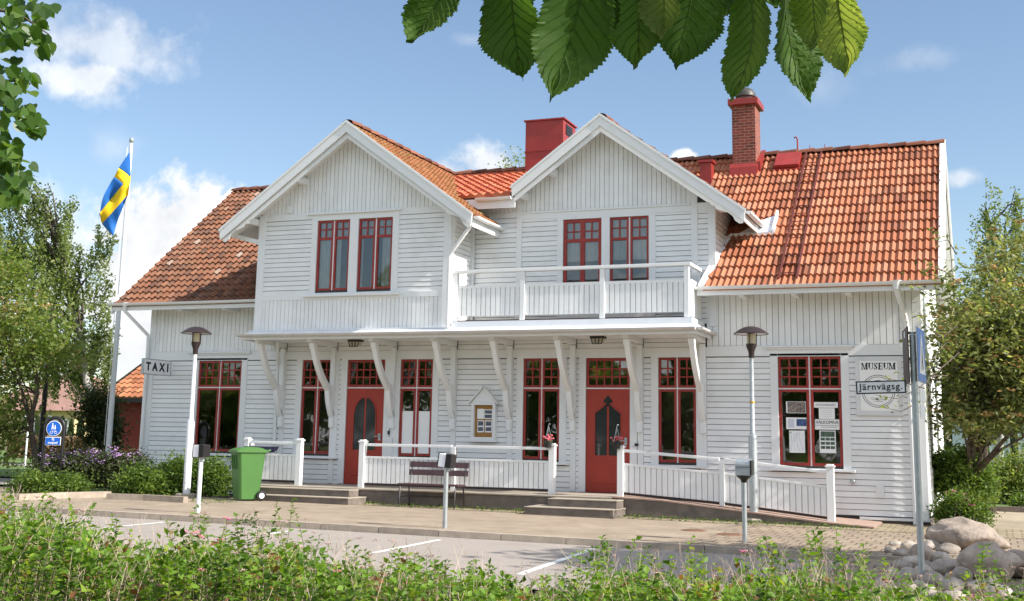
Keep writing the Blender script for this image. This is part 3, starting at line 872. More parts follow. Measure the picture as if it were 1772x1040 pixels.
for (a, b, y0_, y1_, k0, k1) in ((14.36, 14.92, 3.35, 3.85, .0, .16), (14.3, 14.98, 3.3, 3.35, 0, .07)):
    h.add([on_main(a, y0_, k0), on_main(b, y0_, k0), on_main(b, y1_, k0), on_main(a, y1_, k0), on_main(a, y0_, k1), on_main(b, y0_, k1), on_main(b, y1_, k1), on_main(a, y1_, k1)],
          [(0, 3, 2, 1), (4, 5, 6, 7), (0, 1, 5, 4), (1, 2, 6, 5), (2, 3, 7, 6), (3, 0, 4, 7)])
hh = h.build('roof_hatch', SHEETRED, house, bevel=.01)
MB().tube([(14.8, 4, 8.0), (14.8, 4, 8.38), (14.77, 4, 8.44), (14.72, 4, 8.42)], .018, 8).cut().tube([(15.08, 4, 8.0), (15.08, 4, 8.22)], .01, 6).cut().tube([(15.42, 4, 8.0), (15.42, 4, 8.22)], .01, 6).builds('roof_hook', SHEETRED, house, True)
la = MB()
RAIL = mat('ladder_metal', (.14, .035, .03), .5, .2, 9)
for x in (15.02, 15.36): la.beam(on_main(x, -.45, .085), on_main(x, 3.95, .085), .03, .035, n_m)
k = -.3
while k < 3.9: la.tube([on_main(15.03, k, .09), on_main(15.35, k, .09)], .01, 6); k += .27
la.build('roof_ladder', RAIL, house)

# --- canopy under the balcony
CXL, CXR, CYF = 3.42, 13.56, -1.3
ca = MB().box(CXL, CXR, CYF, -.05, 3.455, 3.5)
n = 14
for i in range(n):                       # boarded underside
    y0_ = CYF + .04 + (1.2 / n) * i
    ca.box(CXL + .06, CXR - .06, y0_, y0_ + 1.2 / n - .008, 3.435, 3.455, random.random())
can = ca.build('canopy', WHITE, house)
MB().box(CXL - .02, CXR + .02, CYF - .03, CYF, 3.41, 3.535).box(CXR, CXR + .03, CYF, -.05, 3.41, 3.535).box(CXL - .03, CXL, CYF, -.05, 3.41, 3.535).build('canopy_fascia', TRIM, can)
fl = MB()
fl.add([(3.5, CYF - .045, 3.535), (CXR + .04, CYF - .045, 3.535), (CXR - .05, YG - .03, 3.62), (3.5, YG - .03, 3.62)], [(0, 1, 2, 3)])
fl.add([(CXR + .04, CYF - .045, 3.535), (CXR + .05, -.03, 3.535), (CXR - .1, -.03, 3.66), (CXR - .05, YG - .03, 3.62)], [(0, 1, 2, 3)])
fl.box(8.4, 13.46, -1.16, -.05, 3.55, 3.74)
fl.box(3.55, 8.4, YG - .09, YG - .03, 3.6, 3.632)
fl.build('canopy_flashing', WHITEPOLE, can)
G = MB(); gutter((CXL - .04, CYF - .1, 3.53), (CXR + .02, CYF - .1, 3.53), .058); gutter((CXR + .1, CYF - .06, 3.53), (CXR + .1, -.06, 3.53), .058)
G.builds('canopy_gutter', mat('grey_gutter', (.60, .58, .57), .45, .08, 5), can, True)
# --- eight curved brackets
def bracket(x):
    b = MB(); w = .055
    fn = lambda u, v, q: (q, -u, v)
    b.prism([(.041, 1.55), (.11, 1.55), (.12, 1.75), (.10, 1.85), (.041, 1.85)], fn, x - w, x + w)
    def arc(y0_, z0, y1_, z1, bulge, t0, t1, n=10):
        out, inn = [], []
        for i in range(n + 1):
            t = i / n
            y = y0_ + (y1_ - y0_) * t; z = z0 + (z1 - z0) * t
            k = bulge * math.sin(PI * t)
            dy, dz = (y1_ - y0_), (z1 - z0); l = math.hypot(dy, dz)
            ny, nz = -dz / l, dy / l
            th = t0 + (t1 - t0) * t
            out.append((y + ny * k + ny * th / 2, z + nz * k + nz * th / 2)); inn.append((y + ny * k - ny * th / 2, z + nz * k - nz * th / 2))
        return out + inn[::-1]
    b.prism(arc(.095, 1.8, .3, 2.48, -.05, .09, .115), fn, x - w, x + w)
    b.prism(arc(.31, 2.40, 1.02, 3.34, -.09, .13, .12), fn, x - w + .003, x + w - .003)
    b.prism([(.25, 2.36), (.36, 2.36), (.38, 2.46), (.31, 2.5)], fn, x - w - .004, x + w + .004)
    b.prism([(.041, 3.32), (1.2, 3.36), (1.2, 3.434), (.041, 3.434)], fn, x - w - .002, x + w + .002)
    b.prism([(.041, 1.86), (.14, 1.86), (.14, 3.31), (.041, 3.31)], fn, x - w, x + w)
    b.prism([(.93, 3.24), (1.06, 3.22), (1.1, 3.35), (.95, 3.35)], fn, x - w - .006, x + w + .006)
    return b
br0 = bracket(0).build('bracket', TRIM, house, bevel=.004)
for i, x in enumerate(PIL):
    o = br0 if i == 0 else br0.copy()
    if i: COL.objects.link(o)
    o.location.x = x
# --- balcony parapet
YP = -1.02
bal = MB()
PX = [8.42, 9.92, 11.62, 13.33]
for x in PX: bal.box(x - .05, x + .05, YP - .03, YP + .07, 3.76, 4.76)
bal.box(8.36, 13.42, YP - .05, YP + .09, 4.76, 4.82)
bo = bal.build('balcony', TRIM, house, bevel=.005)
pn = MB()
for a, b in zip(PX, PX[1:]):
    boards_v(pn, a + .05, b - .05, lambda u: 3.86, lambda u: 4.44, .105, lambda u, d, z: (u, YP + .03 - d, z), .018, .028)
    pn.box(a + .05, b - .05, YP - .005, YP + .045, 4.44, 4.5)
    pn.add([(a + .05, YP + .031, 3.86), (b - .05, YP + .031, 3.86), (b - .05, YP + .031, 4.44), (a + .05, YP + .031, 4.44)], [(0, 1, 2, 3)])
pn.build('balustrade', WHITE, bo)
sd = MB().box(13.38, 13.41, YP + .07, -.08, 3.78, 4.5).box(13.36, 13.42, YP + .09, -.06, 4.76, 4.82).box(13.34, 13.4, -.12, -.06, 4.5, 4.76)
sd.build('side_panel', WHITE, bo)
MB().box(8.5, 13.28, YP - .01, YP + .05, 3.742, 3.775).build('bottom_rail', BROWNMET, bo)
MB().box(8.4, 13.36, YP + .1, -.06, 3.741, 3.77).build('balcony_floor', CONC, bo)
# ------------------------------------------------------------------ ground
def sheet_mb(x0, x1, y0, y1, dz, mb=None, flat=None):
    mb = mb or MB()
    xs = [x0] + [x for x in (-3, 24.5) if x0 < x < x1] + [x1]
    for a, b in zip(xs, xs[1:]):
        za, zb = (gz(a) + dz, gz(b) + dz)
        mb.add([(a, y0, za), (b, y0, zb), (b, y1, zb), (a, y1, za)], [(0, 1, 2, 3)])
    return mb


GRASS = mat('grass_ground', (.10, .16, .035), .95, .35, 1.2, bump=.6, bscale=90, stain=(.16, .17, .06), stain_amt=.6, stain_scale=.6)
ASPH = mat('asphalt', (.335, .29, .255), .92, .12, 1.5, bump=.35, bscale=220, stain=(.21, .19, .175), stain_amt=.7, stain_scale=1.5)
SOIL = mat('soil', (.07, .05, .035), .95, .3, 6, bump=.5, bscale=40)
PATHM = mat('path_gravel', (.3, .27, .24), .95, .12, 4, bump=.3, bscale=120)
SAND = mat('sandy_gravel', (.34, .28, .2), .95, .15, 3, bump=.35, bscale=150, stain=(.2, .17, .11), stain_amt=.5, stain_scale=1.6)


def paver_mat(name, c1, c2, mortar, bw, bh, off=.5, ms=.012):
    m = bpy.data.materials.new(name); m.use_nodes = True; nt = m.node_tree; L = nt.links.new
    b = nt.nodes['Principled BSDF']; b.inputs['Roughness'].default_value = .9; b.inputs['Specular IOR Level'].default_value = .2
    tc = nt.nodes.new('ShaderNodeTexCoord'); bk = nt.nodes.new('ShaderNodeTexBrick')
    nz = nt.nodes.new('ShaderNodeTexNoise'); nz.inputs['Scale'].default_value = 1.3; nz.inputs['Detail'].default_value = 2
    ad = nt.nodes.new('ShaderNodeMix'); ad.data_type = 'RGBA'; ad.blend_type = 'LINEAR_LIGHT'; ad.inputs[0].default_value = .03
    L(tc.outputs['Object'], nz.inputs['Vector']); L(tc.outputs['Object'], ad.inputs[6]); L(nz.outputs['Color'], ad.inputs[7])
    L(ad.outputs[2], bk.inputs['Vector'])
    bk.offset = off; bk.inputs['Scale'].default_value = 1; bk.inputs['Brick Width'].default_value = bw; bk.inputs['Row Height'].default_value = bh
    bk.inputs['Mortar Size'].default_value = ms; bk.inputs['Mortar Smooth'].default_value = .2
    bk.inputs['Color1'].default_value = (*c1, 1); bk.inputs['Color2'].default_value = (*c2, 1); bk.inputs['Mortar'].default_value = (*mortar, 1)
    n = nt.nodes.new('ShaderNodeTexNoise'); n.inputs['Scale'].default_value = 1.4; n.inputs['Detail'].default_value = 9; n.inputs['Roughness'].default_value = .7
    L(tc.outputs['Object'], n.inputs['Vector'])
    r = ramp_node(nt, [(.3, (.72, .7, .68)), (.7, (1.12, 1.1, 1.05))]); L(n.outputs['Fac'], r.inputs['Fac'])
    mx = nt.nodes.new('ShaderNodeMix'); mx.data_type = 'RGBA'; mx.blend_type = 'MULTIPLY'; mx.inputs[0].default_value = 1
    L(bk.outputs['Color'], mx.inputs[6]); L(r.outputs['Color'], mx.inputs[7]); L(mx.outputs[2], b.inputs['Base Color'])
    bp = nt.nodes.new('ShaderNodeBump'); bp.inputs['Strength'].default_value = .5; bp.inputs['Distance'].default_value = .01; bp.invert = True
    L(bk.outputs['Fac'], bp.inputs['Height']); L(bp.outputs['Normal'], b.inputs['Normal'])
    return m


PAVER = paver_mat('pavement_slabs', (.325, .265, .205), (.345, .285, .225), (.28, .225, .17), .35, .35, .5, .009)
SETT = paver_mat('cobble_setts', (.37, .31, .22), (.29, .24, .17), (.17, .145, .09), .24, .24, .4, .018)
PAVEBLK = paver_mat('paving_blocks', (.34, .275, .21), (.3, .24, .185), (.15, .115, .085), .21, .42, .5, .014)

structure('ground', sheet_mb(-400, 500, -200, 700, -.17), GRASS)
structure('parking_lot', sheet_mb(-14, 17.2, -12.2, -7.15, -.08), ASPH)
structure('soil_bed', sheet_mb(-14, 40, -23, -12.2, -.12), SOIL)
structure('pavement', sheet_mb(-14, 14.6, -7.0, -2.3, 0), PAVER)
structure('pavement_blocks', sheet_mb(14.6, 21.5, -7.0, -2.3, 0), PAVEBLK)
structure('sett_strip', sheet_mb(4.0, 21.5, -2.3, .05, .004), SETT)
structure('drive_apron', sheet_mb(16.9, 40, -12.2, -7.0, -.03), PAVEBLK)
structure('side_yard', sheet_mb(17.6, 40, .05, 6.5, .0).add([(21.5, -7, -.096), (40, -7, -.1), (40, .05, -.1), (21.5, .05, -.096)], [(0, 1, 2, 3)]), SAND)
structure('side_lawn', sheet_mb(17.6, 60, 6.7, 45, .03), GRASS)
structure('lawn_edge', MB().box(18.2, 40, 6.5, 6.68, -.15, .06), CONC)
structure('footpath', sheet_mb(-40, -2.6, -2.3, 1.2, .012).add([(-14, -7, .13), (-14, 1.2, .13), (-40, 1.2, .13), (-40, -7, .13)], [(0, 1, 2, 3)]), PATHM)
structure('front_lawn', sheet_mb(-40, -2.6, 1.2, 9, .05), GRASS)
structure('back_path', sheet_mb(-40, -2.6, 9, 11, .06), PATHM)
structure('far_lawn', sheet_mb(-60, -2.6, 11, 60, .08), GRASS)
# kerb stones along the parking bays
KERB = mat('kerb_stone', (.36, .30, .24), .9, .18, 6, bump=.3, bscale=50, rnd=.15)
kb = MB(); x = -14
while x < 21.0:
    l = 1.0
    h = .0 if not 0 else 0
    kb.add([(x, -7.15, gz(x) - .2), (x + l - .012, -7.15, gz(x + l) - .2), (x + l - .012, -7.0, gz(x + l) - .2), (x, -7.0, gz(x) - .2),
            (x, -7.13, gz(x) + .012), (x + l - .012, -7.13, gz(x + l) + .012), (x + l - .012, -7.0, gz(x + l) + .012), (x, -7.0, gz(x) + .012)],
           [(0, 3, 2, 1), (4, 5, 6, 7), (0, 1, 5, 4), (1, 2, 6, 5), (2, 3, 7, 6), (3, 0, 4, 7)], random.random())
    x += l
structure('kerb', kb, KERB)
LINE = mat('road_line_paint', (.74, .74, .71), .8, .08, 30, stain=(.36, .33, .3), stain_amt=.9, stain_scale=9)
ln = MB()
for xa, xb, ya, yb in ((6.3, 6.37, -7.5, -9.0), (8.75, 8.79, -7.7, -8.5), (11.2, 11.33, -7.65, -9.9), (13.5, 13.76, -7.6, -11.1)):
    z = gz(xa) - .076; zb_ = gz(xb) - .076
    ln.add([(xa, ya, z), (xa + .1, ya, z), (xb + .1, yb, zb_), (xb, yb, zb_)], [(0, 1, 2, 3)])
structure('parking_lines', ln, LINE)

# ------------------------------------------------------------------ porch, steps, ramp
porch = thing('porch', 'raised concrete porch with two flights of steps and a ramp along the station front', 'porch', (9, -1, 0))
PY = -1.72
P = MB().box(3.75, 12.0, PY, -.06, -.1, .30)
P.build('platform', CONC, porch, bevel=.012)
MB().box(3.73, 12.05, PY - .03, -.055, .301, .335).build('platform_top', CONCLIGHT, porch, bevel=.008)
rp = MB()
rp.prism([(12.051, -.1), (16.75, -.1), (16.75, -.03), (15.95, .02), (13.0, .295), (12.051, .325)], lambda u, v, w: (u, w, v), PY, -.13)
rp.build('ramp', CONC, porch)
rt = MB(); pr = [(12.051, .327), (13.0, .297), (15.95, .022), (16.75, -.028)]
for (a, za), (b, zb) in zip(pr, pr[1:]): rt.add([(a, PY - .02, za), (b, PY - .02, zb), (b, -.13, zb), (a, -.13, za), (a, PY - .02, za + .025), (b, PY - .02, zb + .025), (b, -.13, zb + .025), (a, -.13, za + .025)], [(0, 3, 2, 1), (4, 5, 6, 7), (0, 1, 5, 4), (2, 3, 7, 6), (1, 2, 6, 5), (3, 0, 4, 7)])
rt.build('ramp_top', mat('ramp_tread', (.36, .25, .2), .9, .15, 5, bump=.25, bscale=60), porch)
def step(x0, x1, y0, y1, z0, z1):
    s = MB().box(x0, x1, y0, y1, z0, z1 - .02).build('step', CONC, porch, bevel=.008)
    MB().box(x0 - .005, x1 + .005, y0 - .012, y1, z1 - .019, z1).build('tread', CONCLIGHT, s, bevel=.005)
step(10.62, 12.32, -2.55, PY - .035, -.1, .155); step(10.95, 12.28, -2.2, PY - .036, .156, .30)
step(4.72, 6.9, -2.5, PY - .035, -.05, .175); step(4.4, 6.72, -2.15, PY - .036, .176, .31)
# railings on the porch
def railing(label, posts, ztop, panels, end=None):
    t = thing('railing', label, 'railing', (posts[0][0], -1.42, posts[0][1]), 'white railings on the porch')
    Y = -1.42
    for x, zb, zt, k in posts:
        p = MB().box(x - k, x + k, Y - k, Y + k, zb, zt)
        if k > .05: p.box(x - k - .018, x + k + .018, Y - k - .018, Y + k + .018, zt, zt + .03).box(x - k + .005, x + k - .005, Y - k + .005, Y + k - .005, zt + .031, zt + .055)
        p.build('post', TRIM, t, bevel=.005)
    for (xa, za, xb, zb) in panels:
        slope = (zb - za) / (xb - xa)
        zf = lambda u: za + slope * (u - xa)
        MB().prism([(xa, .79 + zf(xa)), (xb, .79 + zf(xb)), (xb, .845 + zf(xb)), (xa, .845 + zf(xa))], lambda u, v, w: (u, w, v), Y - .035, Y + .035).build('handrail', TRIM, t, bevel=.006)
        b = MB()
        boards_v(b, xa, xb, lambda u: .05 + zf(u), lambda u: .54 + zf(u), .105, lambda u, d, z: (u, Y + .02 - d, z), .018, .03)
        b.prism([(xa, .06 + zf(xa)), (xb, .06 + zf(xb)), (xb, .53 + zf(xb)), (xa, .53 + zf(xa))], lambda u, v, w: (u, w, v), Y + .021, Y + .031)
        b.build('panel', WHITE, t)
        MB().prism([(xa, .541 + zf(xa)), (xb, .541 + zf(xb)), (xb, .585 + zf(xb)), (xa, .585 + zf(xa))], lambda u, v, w: (u, w, v), Y - .022, Y + .04).build('rail', TRIM, t, bevel=.004)
        MB().prism([(xa, .0 + zf(xa)), (xb, .0 + zf(xb)), (xb, .045 + zf(xb)), (xa, .045 + zf(xa))], lambda u, v, w: (u, w, v), Y - .01, Y + .03).build('rail', BROWNMET, t)
    return t
zp = .336
rl = railing('short white railing behind the green bin', [(3.8, zp, 1.25, .055), (5.1, zp, 1.25, .06)], 0, [(3.86, zp + .05, 5.04, zp + .05)])
MB().box(3.77, 3.83, -1.36, -.1, 1.14, 1.19).box(3.78, 3.82, -1.36, -.1, .5, .92).build('side_panel', WHITE, rl)
railing('long white railing behind the bench, between the two doors', [(6.6, zp, 1.25, .06), (8.66, zp, 1.2, .045), (10.75, zp, 1.25, .06)], 0, [(6.66, zp + .05, 8.615, zp + .05), (8.705, zp + .05, 10.69, zp + .05)])
railing('sloping white railing down the ramp', [(12.13, zp, 1.25, .06), (14.06, .24, 1.03, .045), (16.0, .04, .98, .065)], 0, [(12.19, zp + .04, 14.015, .26), (14.105, .255, 15.935, .075)])

# ------------------------------------------------------------------ bench
def make_bench():
    t = thing('bench', 'dark slatted bench with thin iron legs in front of the long railing', 'bench', (8.35, -1.95, gz(8.35)))
    z0 = gz(8.35); xa, xb = 7.86, 9.08; yf, yb = -2.22, -1.83
    for k in range(4): MB().box(xa - .04, xb + .04, yf + .1 * k - .01, yf + .1 * k + .075, z0 + .42, z0 + .452).build('seat_slat', WOODBROWN, t, bevel=.004)
    for k in (0, 1):
        zc = z0 + .66 + .155 * k; yc = yb + .1 + .03 * k
        MB().prism([(yc - .012, zc - .055), (yc + .012, zc - .058), (yc + .03, zc + .052), (yc + .006, zc + .055)], lambda u, v, w: (w, u, v), xa - .03, xb + .03).build('back_slat', WOODBROWN, t)
    for x in (xa + .02, xb - .02):
        MB().tube([(x, yf - .03, z0), (x, yf + .0, z0 + .40), (x, yf + .03, z0 + .413), (x, yb + .02, z0 + .413), (x, yb + .06, z0 + .45), (x, yb + .15, z0 + .86)], .014, 7).build('frame', BLACK, t, True)
        MB().tube([(x, yb + .0, z0 + .41), (x, yb + .06, z0)], .014, 7).tube([(x, yf - .012, z0 + .2), (x, yb + .03, z0 + .2)], .009, 6).build('leg', BLACK, t, True)
    MB().tube([(xa + .02, yb + .03, z0 + .2), (xb - .02, yb + .03, z0 + .2)], .009, 6).build('stretcher', BLACK, t, True)
    return t
make_bench()

# ------------------------------------------------------------------ wheeled bin
def make_bin():
    c = on_g(424, 866); t = thing('wheeled_bin', 'green two wheeled rubbish bin standing by the porch steps', 'bin', (c.x, c.y, c.z))
    GREEN = mat('green_plastic', (.065, .175, .04), .45, .06, 4, spec=.5)
    rz = Matrix.Rotation(math.radians(-38), 3, 'Z')
    fn = lambda x, y, z: tuple(rz @ V((x, y, 0)) + V((c.x, c.y, c.z + z)))
    b = MB()
    prof = [(.225, .19, .215, .03), (.26, .23, .25, .5), (.285, .27, .29, .93), (.30, .285, .305, .935), (.30, .285, .305, .985)]
    vs = [];n = 8
    for hx, hf, hb, z in prof:
        for x, y in ((-hx, -hf + .04), (-hx + .04, -hf), (hx - .04, -hf), (hx, -hf + .04), (hx, hb - .03), (hx - .03, hb), (-hx + .03, hb), (-hx, hb - .03)): vs.append(fn(x, y, z))
    fs = [(i * n + k, i * n + (k + 1) % n, (i + 1) * n + (k + 1) % n, (i + 1) * n + k) for i in range(len(prof) - 1) for k in range(n)] + [tuple(range(n))[::-1]]
    b.add(vs, fs)
    for x in (-.12, 0.0, .12): b.add([fn(x - .012, -.268, .62), fn(x + .012, -.268, .62), fn(x + .012, -.30, .9), fn(x - .012, -.30, .9), fn(x - .012, -.24, .62), fn(x + .012, -.24, .62), fn(x + .012, -.27, .9), fn(x - .012, -.27, .9)], [(0, 1, 2, 3), (0, 4, 5, 1), (1, 5, 6, 2), (2, 6, 7, 3), (3, 7, 4, 0)])
    b.build('body', GREEN, t, True, bevel=.008)
    l = MB(); rows = [(-.31, .99, 0), (-.2, 1.035, .01), (0, 1.055, .01), (.2, 1.045, .01), (.31, 1.0, 0)]
    vs = []
    for y, z, e in rows:
        for x, dz in ((-.315, -.03), (-.27, 0), (0, .012), (.27, 0), (.315, -.03)): vs.append(fn(x, y, z + dz))
    for y, z, e in rows:
        for x, dz in ((-.315, -.03), (-.27, 0), (0, .012), (.27, 0), (.315, -.03)): vs.append(fn(x, y, .955 if abs(x) > .3 or abs(y) > .3 else .97))
    m = 5
    fs = [(i * m + k, i * m + k + 1, (i + 1) * m + k + 1, (i + 1) * m + k) for i in range(4) for k in range(4)]
    o = 25
    for k in range(4): fs += [(k, k + 1, o + k + 1, o + k), (20 + k, 20 + k + 1, o + 20 + k + 1, o + 20 + k), (k * 5, k * 5 + 5, o + k * 5 + 5, o + k * 5), (k * 5 + 4, k * 5 + 9, o + k * 5 + 9, o + k * 5 + 4)]
    l.add(vs, fs)
    l.build('lid', GREEN, t, True)
    MB().tube([fn(-.22, .3, .96), fn(-.22, .4, 1.0), fn(.22, .4, 1.0), fn(.22, .3, .96)], .016, 8).build('handle', GREEN, t, True)
    for x in (-.27, .27):
        w = MB().lathe([(0, -.03), (.06, -.03), (.1, -.025), (.105, 0), (.1, .025), (.06, .03), (0, .03)], fn(x, .24, .105), 18, mx=rz @ Matrix.Rotation(PI / 2, 3, 'Y')).build('wheel', BLACK, t, True)
        MB().lathe([(0, -.034), (.055, -.034), (.055, .034), (0, .034)], fn(x, .24, .105), 14, mx=rz @ Matrix.Rotation(PI / 2, 3, 'Y')).build('hub', WHITEPOLE, w)
    MB().tube([fn(-.26, .24, .105), fn(.26, .24, .105)], .015, 8).build('axle', GALV, t)
make_bin()
# a dark tray on the railing behind the bin
tb = thing('plastic_tray', 'dark purple plastic tray on top of the wall ledge behind the green bin', 'tray', (4.05, -1.0, 1.0))

# ------------------------------------------------------------------ street lamps by the house
def make_lamp(px, py, white, label):
    c = on_g(px, py)
    t = thing('lamp_post', label, 'lamp', (c.x, c.y, c.z), 'lamp posts in front of the station')
    z = c.z; X, Y = c.x, c.y
    m = WHITEPOLE if white else GALV
    MB().lathe([(0, 0), (.22, 0), (.22, .05), (.2, .075), (0, .075)], (X, Y, z), 8).build('base', CONCLIGHT, t)
    p = MB().lathe([(.078, .07), (.078, 1.5), (.07, 1.545), (.05, 1.56), (.05, 1.6), (.043, 1.61), (.04, 2.98)], (X, Y, z), 18).build('pole', m, t, True)
    MB().box(X - .02, X + .02, Y - .082, Y - .07, z + .5, z + .68).build('service_door', m, p)
    MB().lathe([(.052, 0), (.052, .035)], (X, Y, z + 2.12), 18).build('pole_band', mat('yellow_band', (.6, .36, .05), .5, .1, 5) if not white else m, p, True)
    h = MB().lathe([(.05, 2.94), (.055, 3.05), (.09, 3.14), (.095, 3.2), (.0, 3.2)], (X, Y, z), 18).build('lamp_neck', BROWNMET, t, True)
    g = MB().lathe([(0, 3.2), (.082, 3.2), (.082, 3.38), (0, 3.38)], (X, Y, z), 16)
    g.build('lamp_glass', mat('opal_lamp_glass', (.5, .44, .3), .25, .08, 6, spec=.6), t, True)
    gd = MB()
    for k in range(3):
        w = k * 2 * PI / 3 + .3; gd.beam((X + .092 * math.cos(w), Y + .092 * math.sin(w), z + 3.15), (X + .098 * math.cos(w), Y + .098 * math.sin(w), z + 3.4), .016, .016, (1, 0, 0)); gd.cut()
    gd.builds('lamp_strut', BROWNMET, t)
    hat = MB().lathe([(.30, 3.385), (.318, 3.375), (.32, 3.385), (.29, 3.41), (.22, 3.46), (.14, 3.50), (.06, 3.52), (0, 3.525)], (X, Y, z), 28).build('lamp_shade', BROWNMET, t, True)
    MB().lathe([(.082, 3.395), (.29, 3.388), (.30, 3.385)], (X, Y, z), 28).build('shade_lining', WHITEPOLE, hat, True)
make_lamp(322, 860, True, 'white lamp post with a dark hood beside the green bin')
make_lamp(1305, 904, False, 'galvanised lamp post with a dark hood in front of the ramp')

# ------------------------------------------------------------------ posts with power boxes on the kerb
def make_post(x, y, label, style):
    z = gz(x); t = thing('power_post', label, 'post', (x, y, z), 'power outlet posts along the kerb')
    MB().lathe([(.036, 0), (.036, .9), (0, .9)], (x, y, z), 14).build('pole', WHITEPOLE if style == 'white' else GALV, t, True)
    if style == 'round':
        MB().lathe([(.036, .84), (.05, .88), (.11, .93), (.11, .945)], (x, y, z), 14).build('collar', BLACK, t, True)
        b = MB(); fn = lambda u, v, w: (x + w, y + u, z + v)
        pr = [(-.1, .945), (.1, .945), (.1, 1.1)] + [(.1 * math.cos(a), 1.1 + .085 * math.sin(a)) for a in [PI * i / 8 for i in range(1, 8)]] + [(-.1, 1.1)]
        b.prism(pr, fn, -.105, .105); bb = b.build('box', GALV, t)
        MB().box(x + .106, x + .13, y - .1, y + .1, z + .95, z + 1.16).box(x - .108, x + .105, y - .104, y - .101, z + 1.06, z + 1.066).build('box_side', BLACK, bb)
    else:
        MB().lathe([(.042, .86), (.042, .93), (0, .93)], (x + .02, y, z), 12).build('collar', GALV, t, True)
        th = -.12
        fx = lambda u, v, w: (x - .1 + math.cos(th) * u - math.sin(th) * v, y + w, z + .93 + math.sin(th) * u + math.cos(th) * v) if style != 'white' else (x - .1 + u, y + w, z + .93 + v)
        w0 = MB().prism([(.0, 0), (.115, 0), (.115, .2), (.0, .2)], fx, -.11, .08).build('box', WHITEPOLE, t, bevel=.006)
        MB().prism([(.116, -.004), (.215, .0), (.215, .204), (.116, .212)], fx, -.115, .085).cut().prism([(-.015, -.01), (-.001, -.01), (-.001, .21), (-.015, .21)], fx, -.112, .085).builds('box_lid', BLACK, w0, bevel=.005)
make_post(6.19, -6.4, 'white power post with a square box in front of the left lamp post', 'white')
make_post(10.83, -6.55, 'galvanised power post with a tilted box in front of the bench', 'steel')
make_post(15.34, -6.05, 'galvanised power post with a rounded metal box in front of the right lamp post', 'round')

# ------------------------------------------------------------------ street sign pole by the corner
def make_signpost():
    X, Y = 17.97, -10.1; z = gz(X)
    t = thing('sign_pole', 'galvanised pole with a street name plate and a blue crossing sign beside the boulders', 'sign pole', (X, Y, z))
    MB().lathe([(.034, -.1), (.034, 2.62), (0, 2.62)], (X, Y, z), 16).build('pole', GALV, t, True)
    # street name plate facing the street
    c = V((X - .345, Y - .045, 2.005)); tl = math.radians(1.6)
    mx = face_mx(c, (math.cos(tl), 0, math.sin(tl)), (0, -1, 0))
    def pl(mb, u0, u1, v0, v1, w0, w1):
        vs = [mx @ V((u, v, w)) for u, v, w in ((u0, v0, w0), (u1, v0, w0), (u1, v1, w0), (u0, v1, w0), (u0, v0, w1), (u1, v0, w1), (u1, v1, w1), (u0, v1, w1))]
        mb.add(vs, [(0, 3, 2, 1), (4, 5, 6, 7), (0, 1, 5, 4), (1, 2, 6, 5), (2, 3, 7, 6), (3, 0, 4, 7)])
    b = MB(); pl(b, -.262, .262, -.07, .07, -.012, 0); pb = b.build('name_plate', INK, t)
    b = MB(); pl(b, -.247, .247, -.056, .056, .0005, .003); b.build('plate_face', mat('plate_grey', (.74, .75, .76), .5, .03, 4), pb)
    text_mesh('lettering', 'Järnvägsg.', .1, INK, mx @ Matrix.Translation((0, .004, .0045)), pb, bold=.0012, spacing=1.14)
    cl = MB()
    for zz in (1.85, 1.93, 2.02, 2.58, 2.3): cl.lathe([(.04, 0), (.04, .025)], (X, Y, zz), 14)
    cl.build('clamp', GALV, t, True)
    # two square plates meeting in a V
    def plate(ang, name, m, u0, u1, v0, v1, th, side, parent):
        d = V((math.sin(ang), math.cos(ang), 0)); n = V((math.cos(ang), -math.sin(ang), 0)) * side
        o = V((X, Y, 0)) + n * .045
        mxx = face_mx(o, d if side < 0 else d, n)
        b = MB()
        q = [(u, v, w) for w in (0, th) for u, v in ((u0, v0), (u1, v0), (u1, v1), (u0, v1))]
        b.add([o + d * u + V((0, 0, v)) + n * w for u, v, w in q], [(0, 3, 2, 1), (4, 5, 6, 7), (0, 1, 5, 4), (1, 2, 6, 5), (2, 3, 7, 6), (3, 0, 4, 7)])
        return b.build(name, m, parent), o, d, n
    a1 = math.radians(4.0)
    s1, o, d, n = plate(a1, 'crossing_sign', GALV, -.06, .56, 2.07, 2.66, .012, 1, t)
    plate(a1, 'sign_face', BLUE, -.055, .555, 2.075, 2.655, .0155, 1, s1)
    f = lambda u, v, w: tuple(o + d * u + V((0, 0, v)) + n * w)
    MB().prism([(.01, 2.16), (.49, 2.16), (.25, 2.62)], f, .016, .018).build('triangle', PAPER, s1)
    MB().prism([(.22, 2.34), (.25, 2.48), (.28, 2.46), (.29, 2.34), (.34, 2.22), (.3, 2.2), (.25, 2.31), (.2, 2.19), (.16, 2.21)], f, .0185, .0195).build('walking_figure', INK, s1)
    a2 = math.radians(-8.5)
    s2, o2, d2, n2 = plate(a2, 'crossing_sign', BROWNMET, -.06, .56, 2.05, 2.66, .014, -1, t)
    s2['label'] = 'dark back of the second crossing sign'
    MB().prism([(.2, 2.56), (.3, 2.56), (.3, 2.63), (.2, 2.63)], lambda u, v, w: tuple(o2 + d2 * u + V((0, 0, v)) + n2 * w), .0145, .0165).build('sticker', PAPER, s2)
    s3, o3, d3, n3 = plate(a1, 'name_plate', PAPER, .02, .5, 1.86, 1.99, .01, 1, t)
    s3['label'] = 'white name plate seen nearly edge on'
    plate(a1, 'name_plate', PAPER, .02, .42, 1.68, 1.82, .01, 1, t)
    tx = face_mx(o3 + d3 * .26 + V((0, 0, 1.925)) + n3 * .0125, d3, n3)
make_signpost()

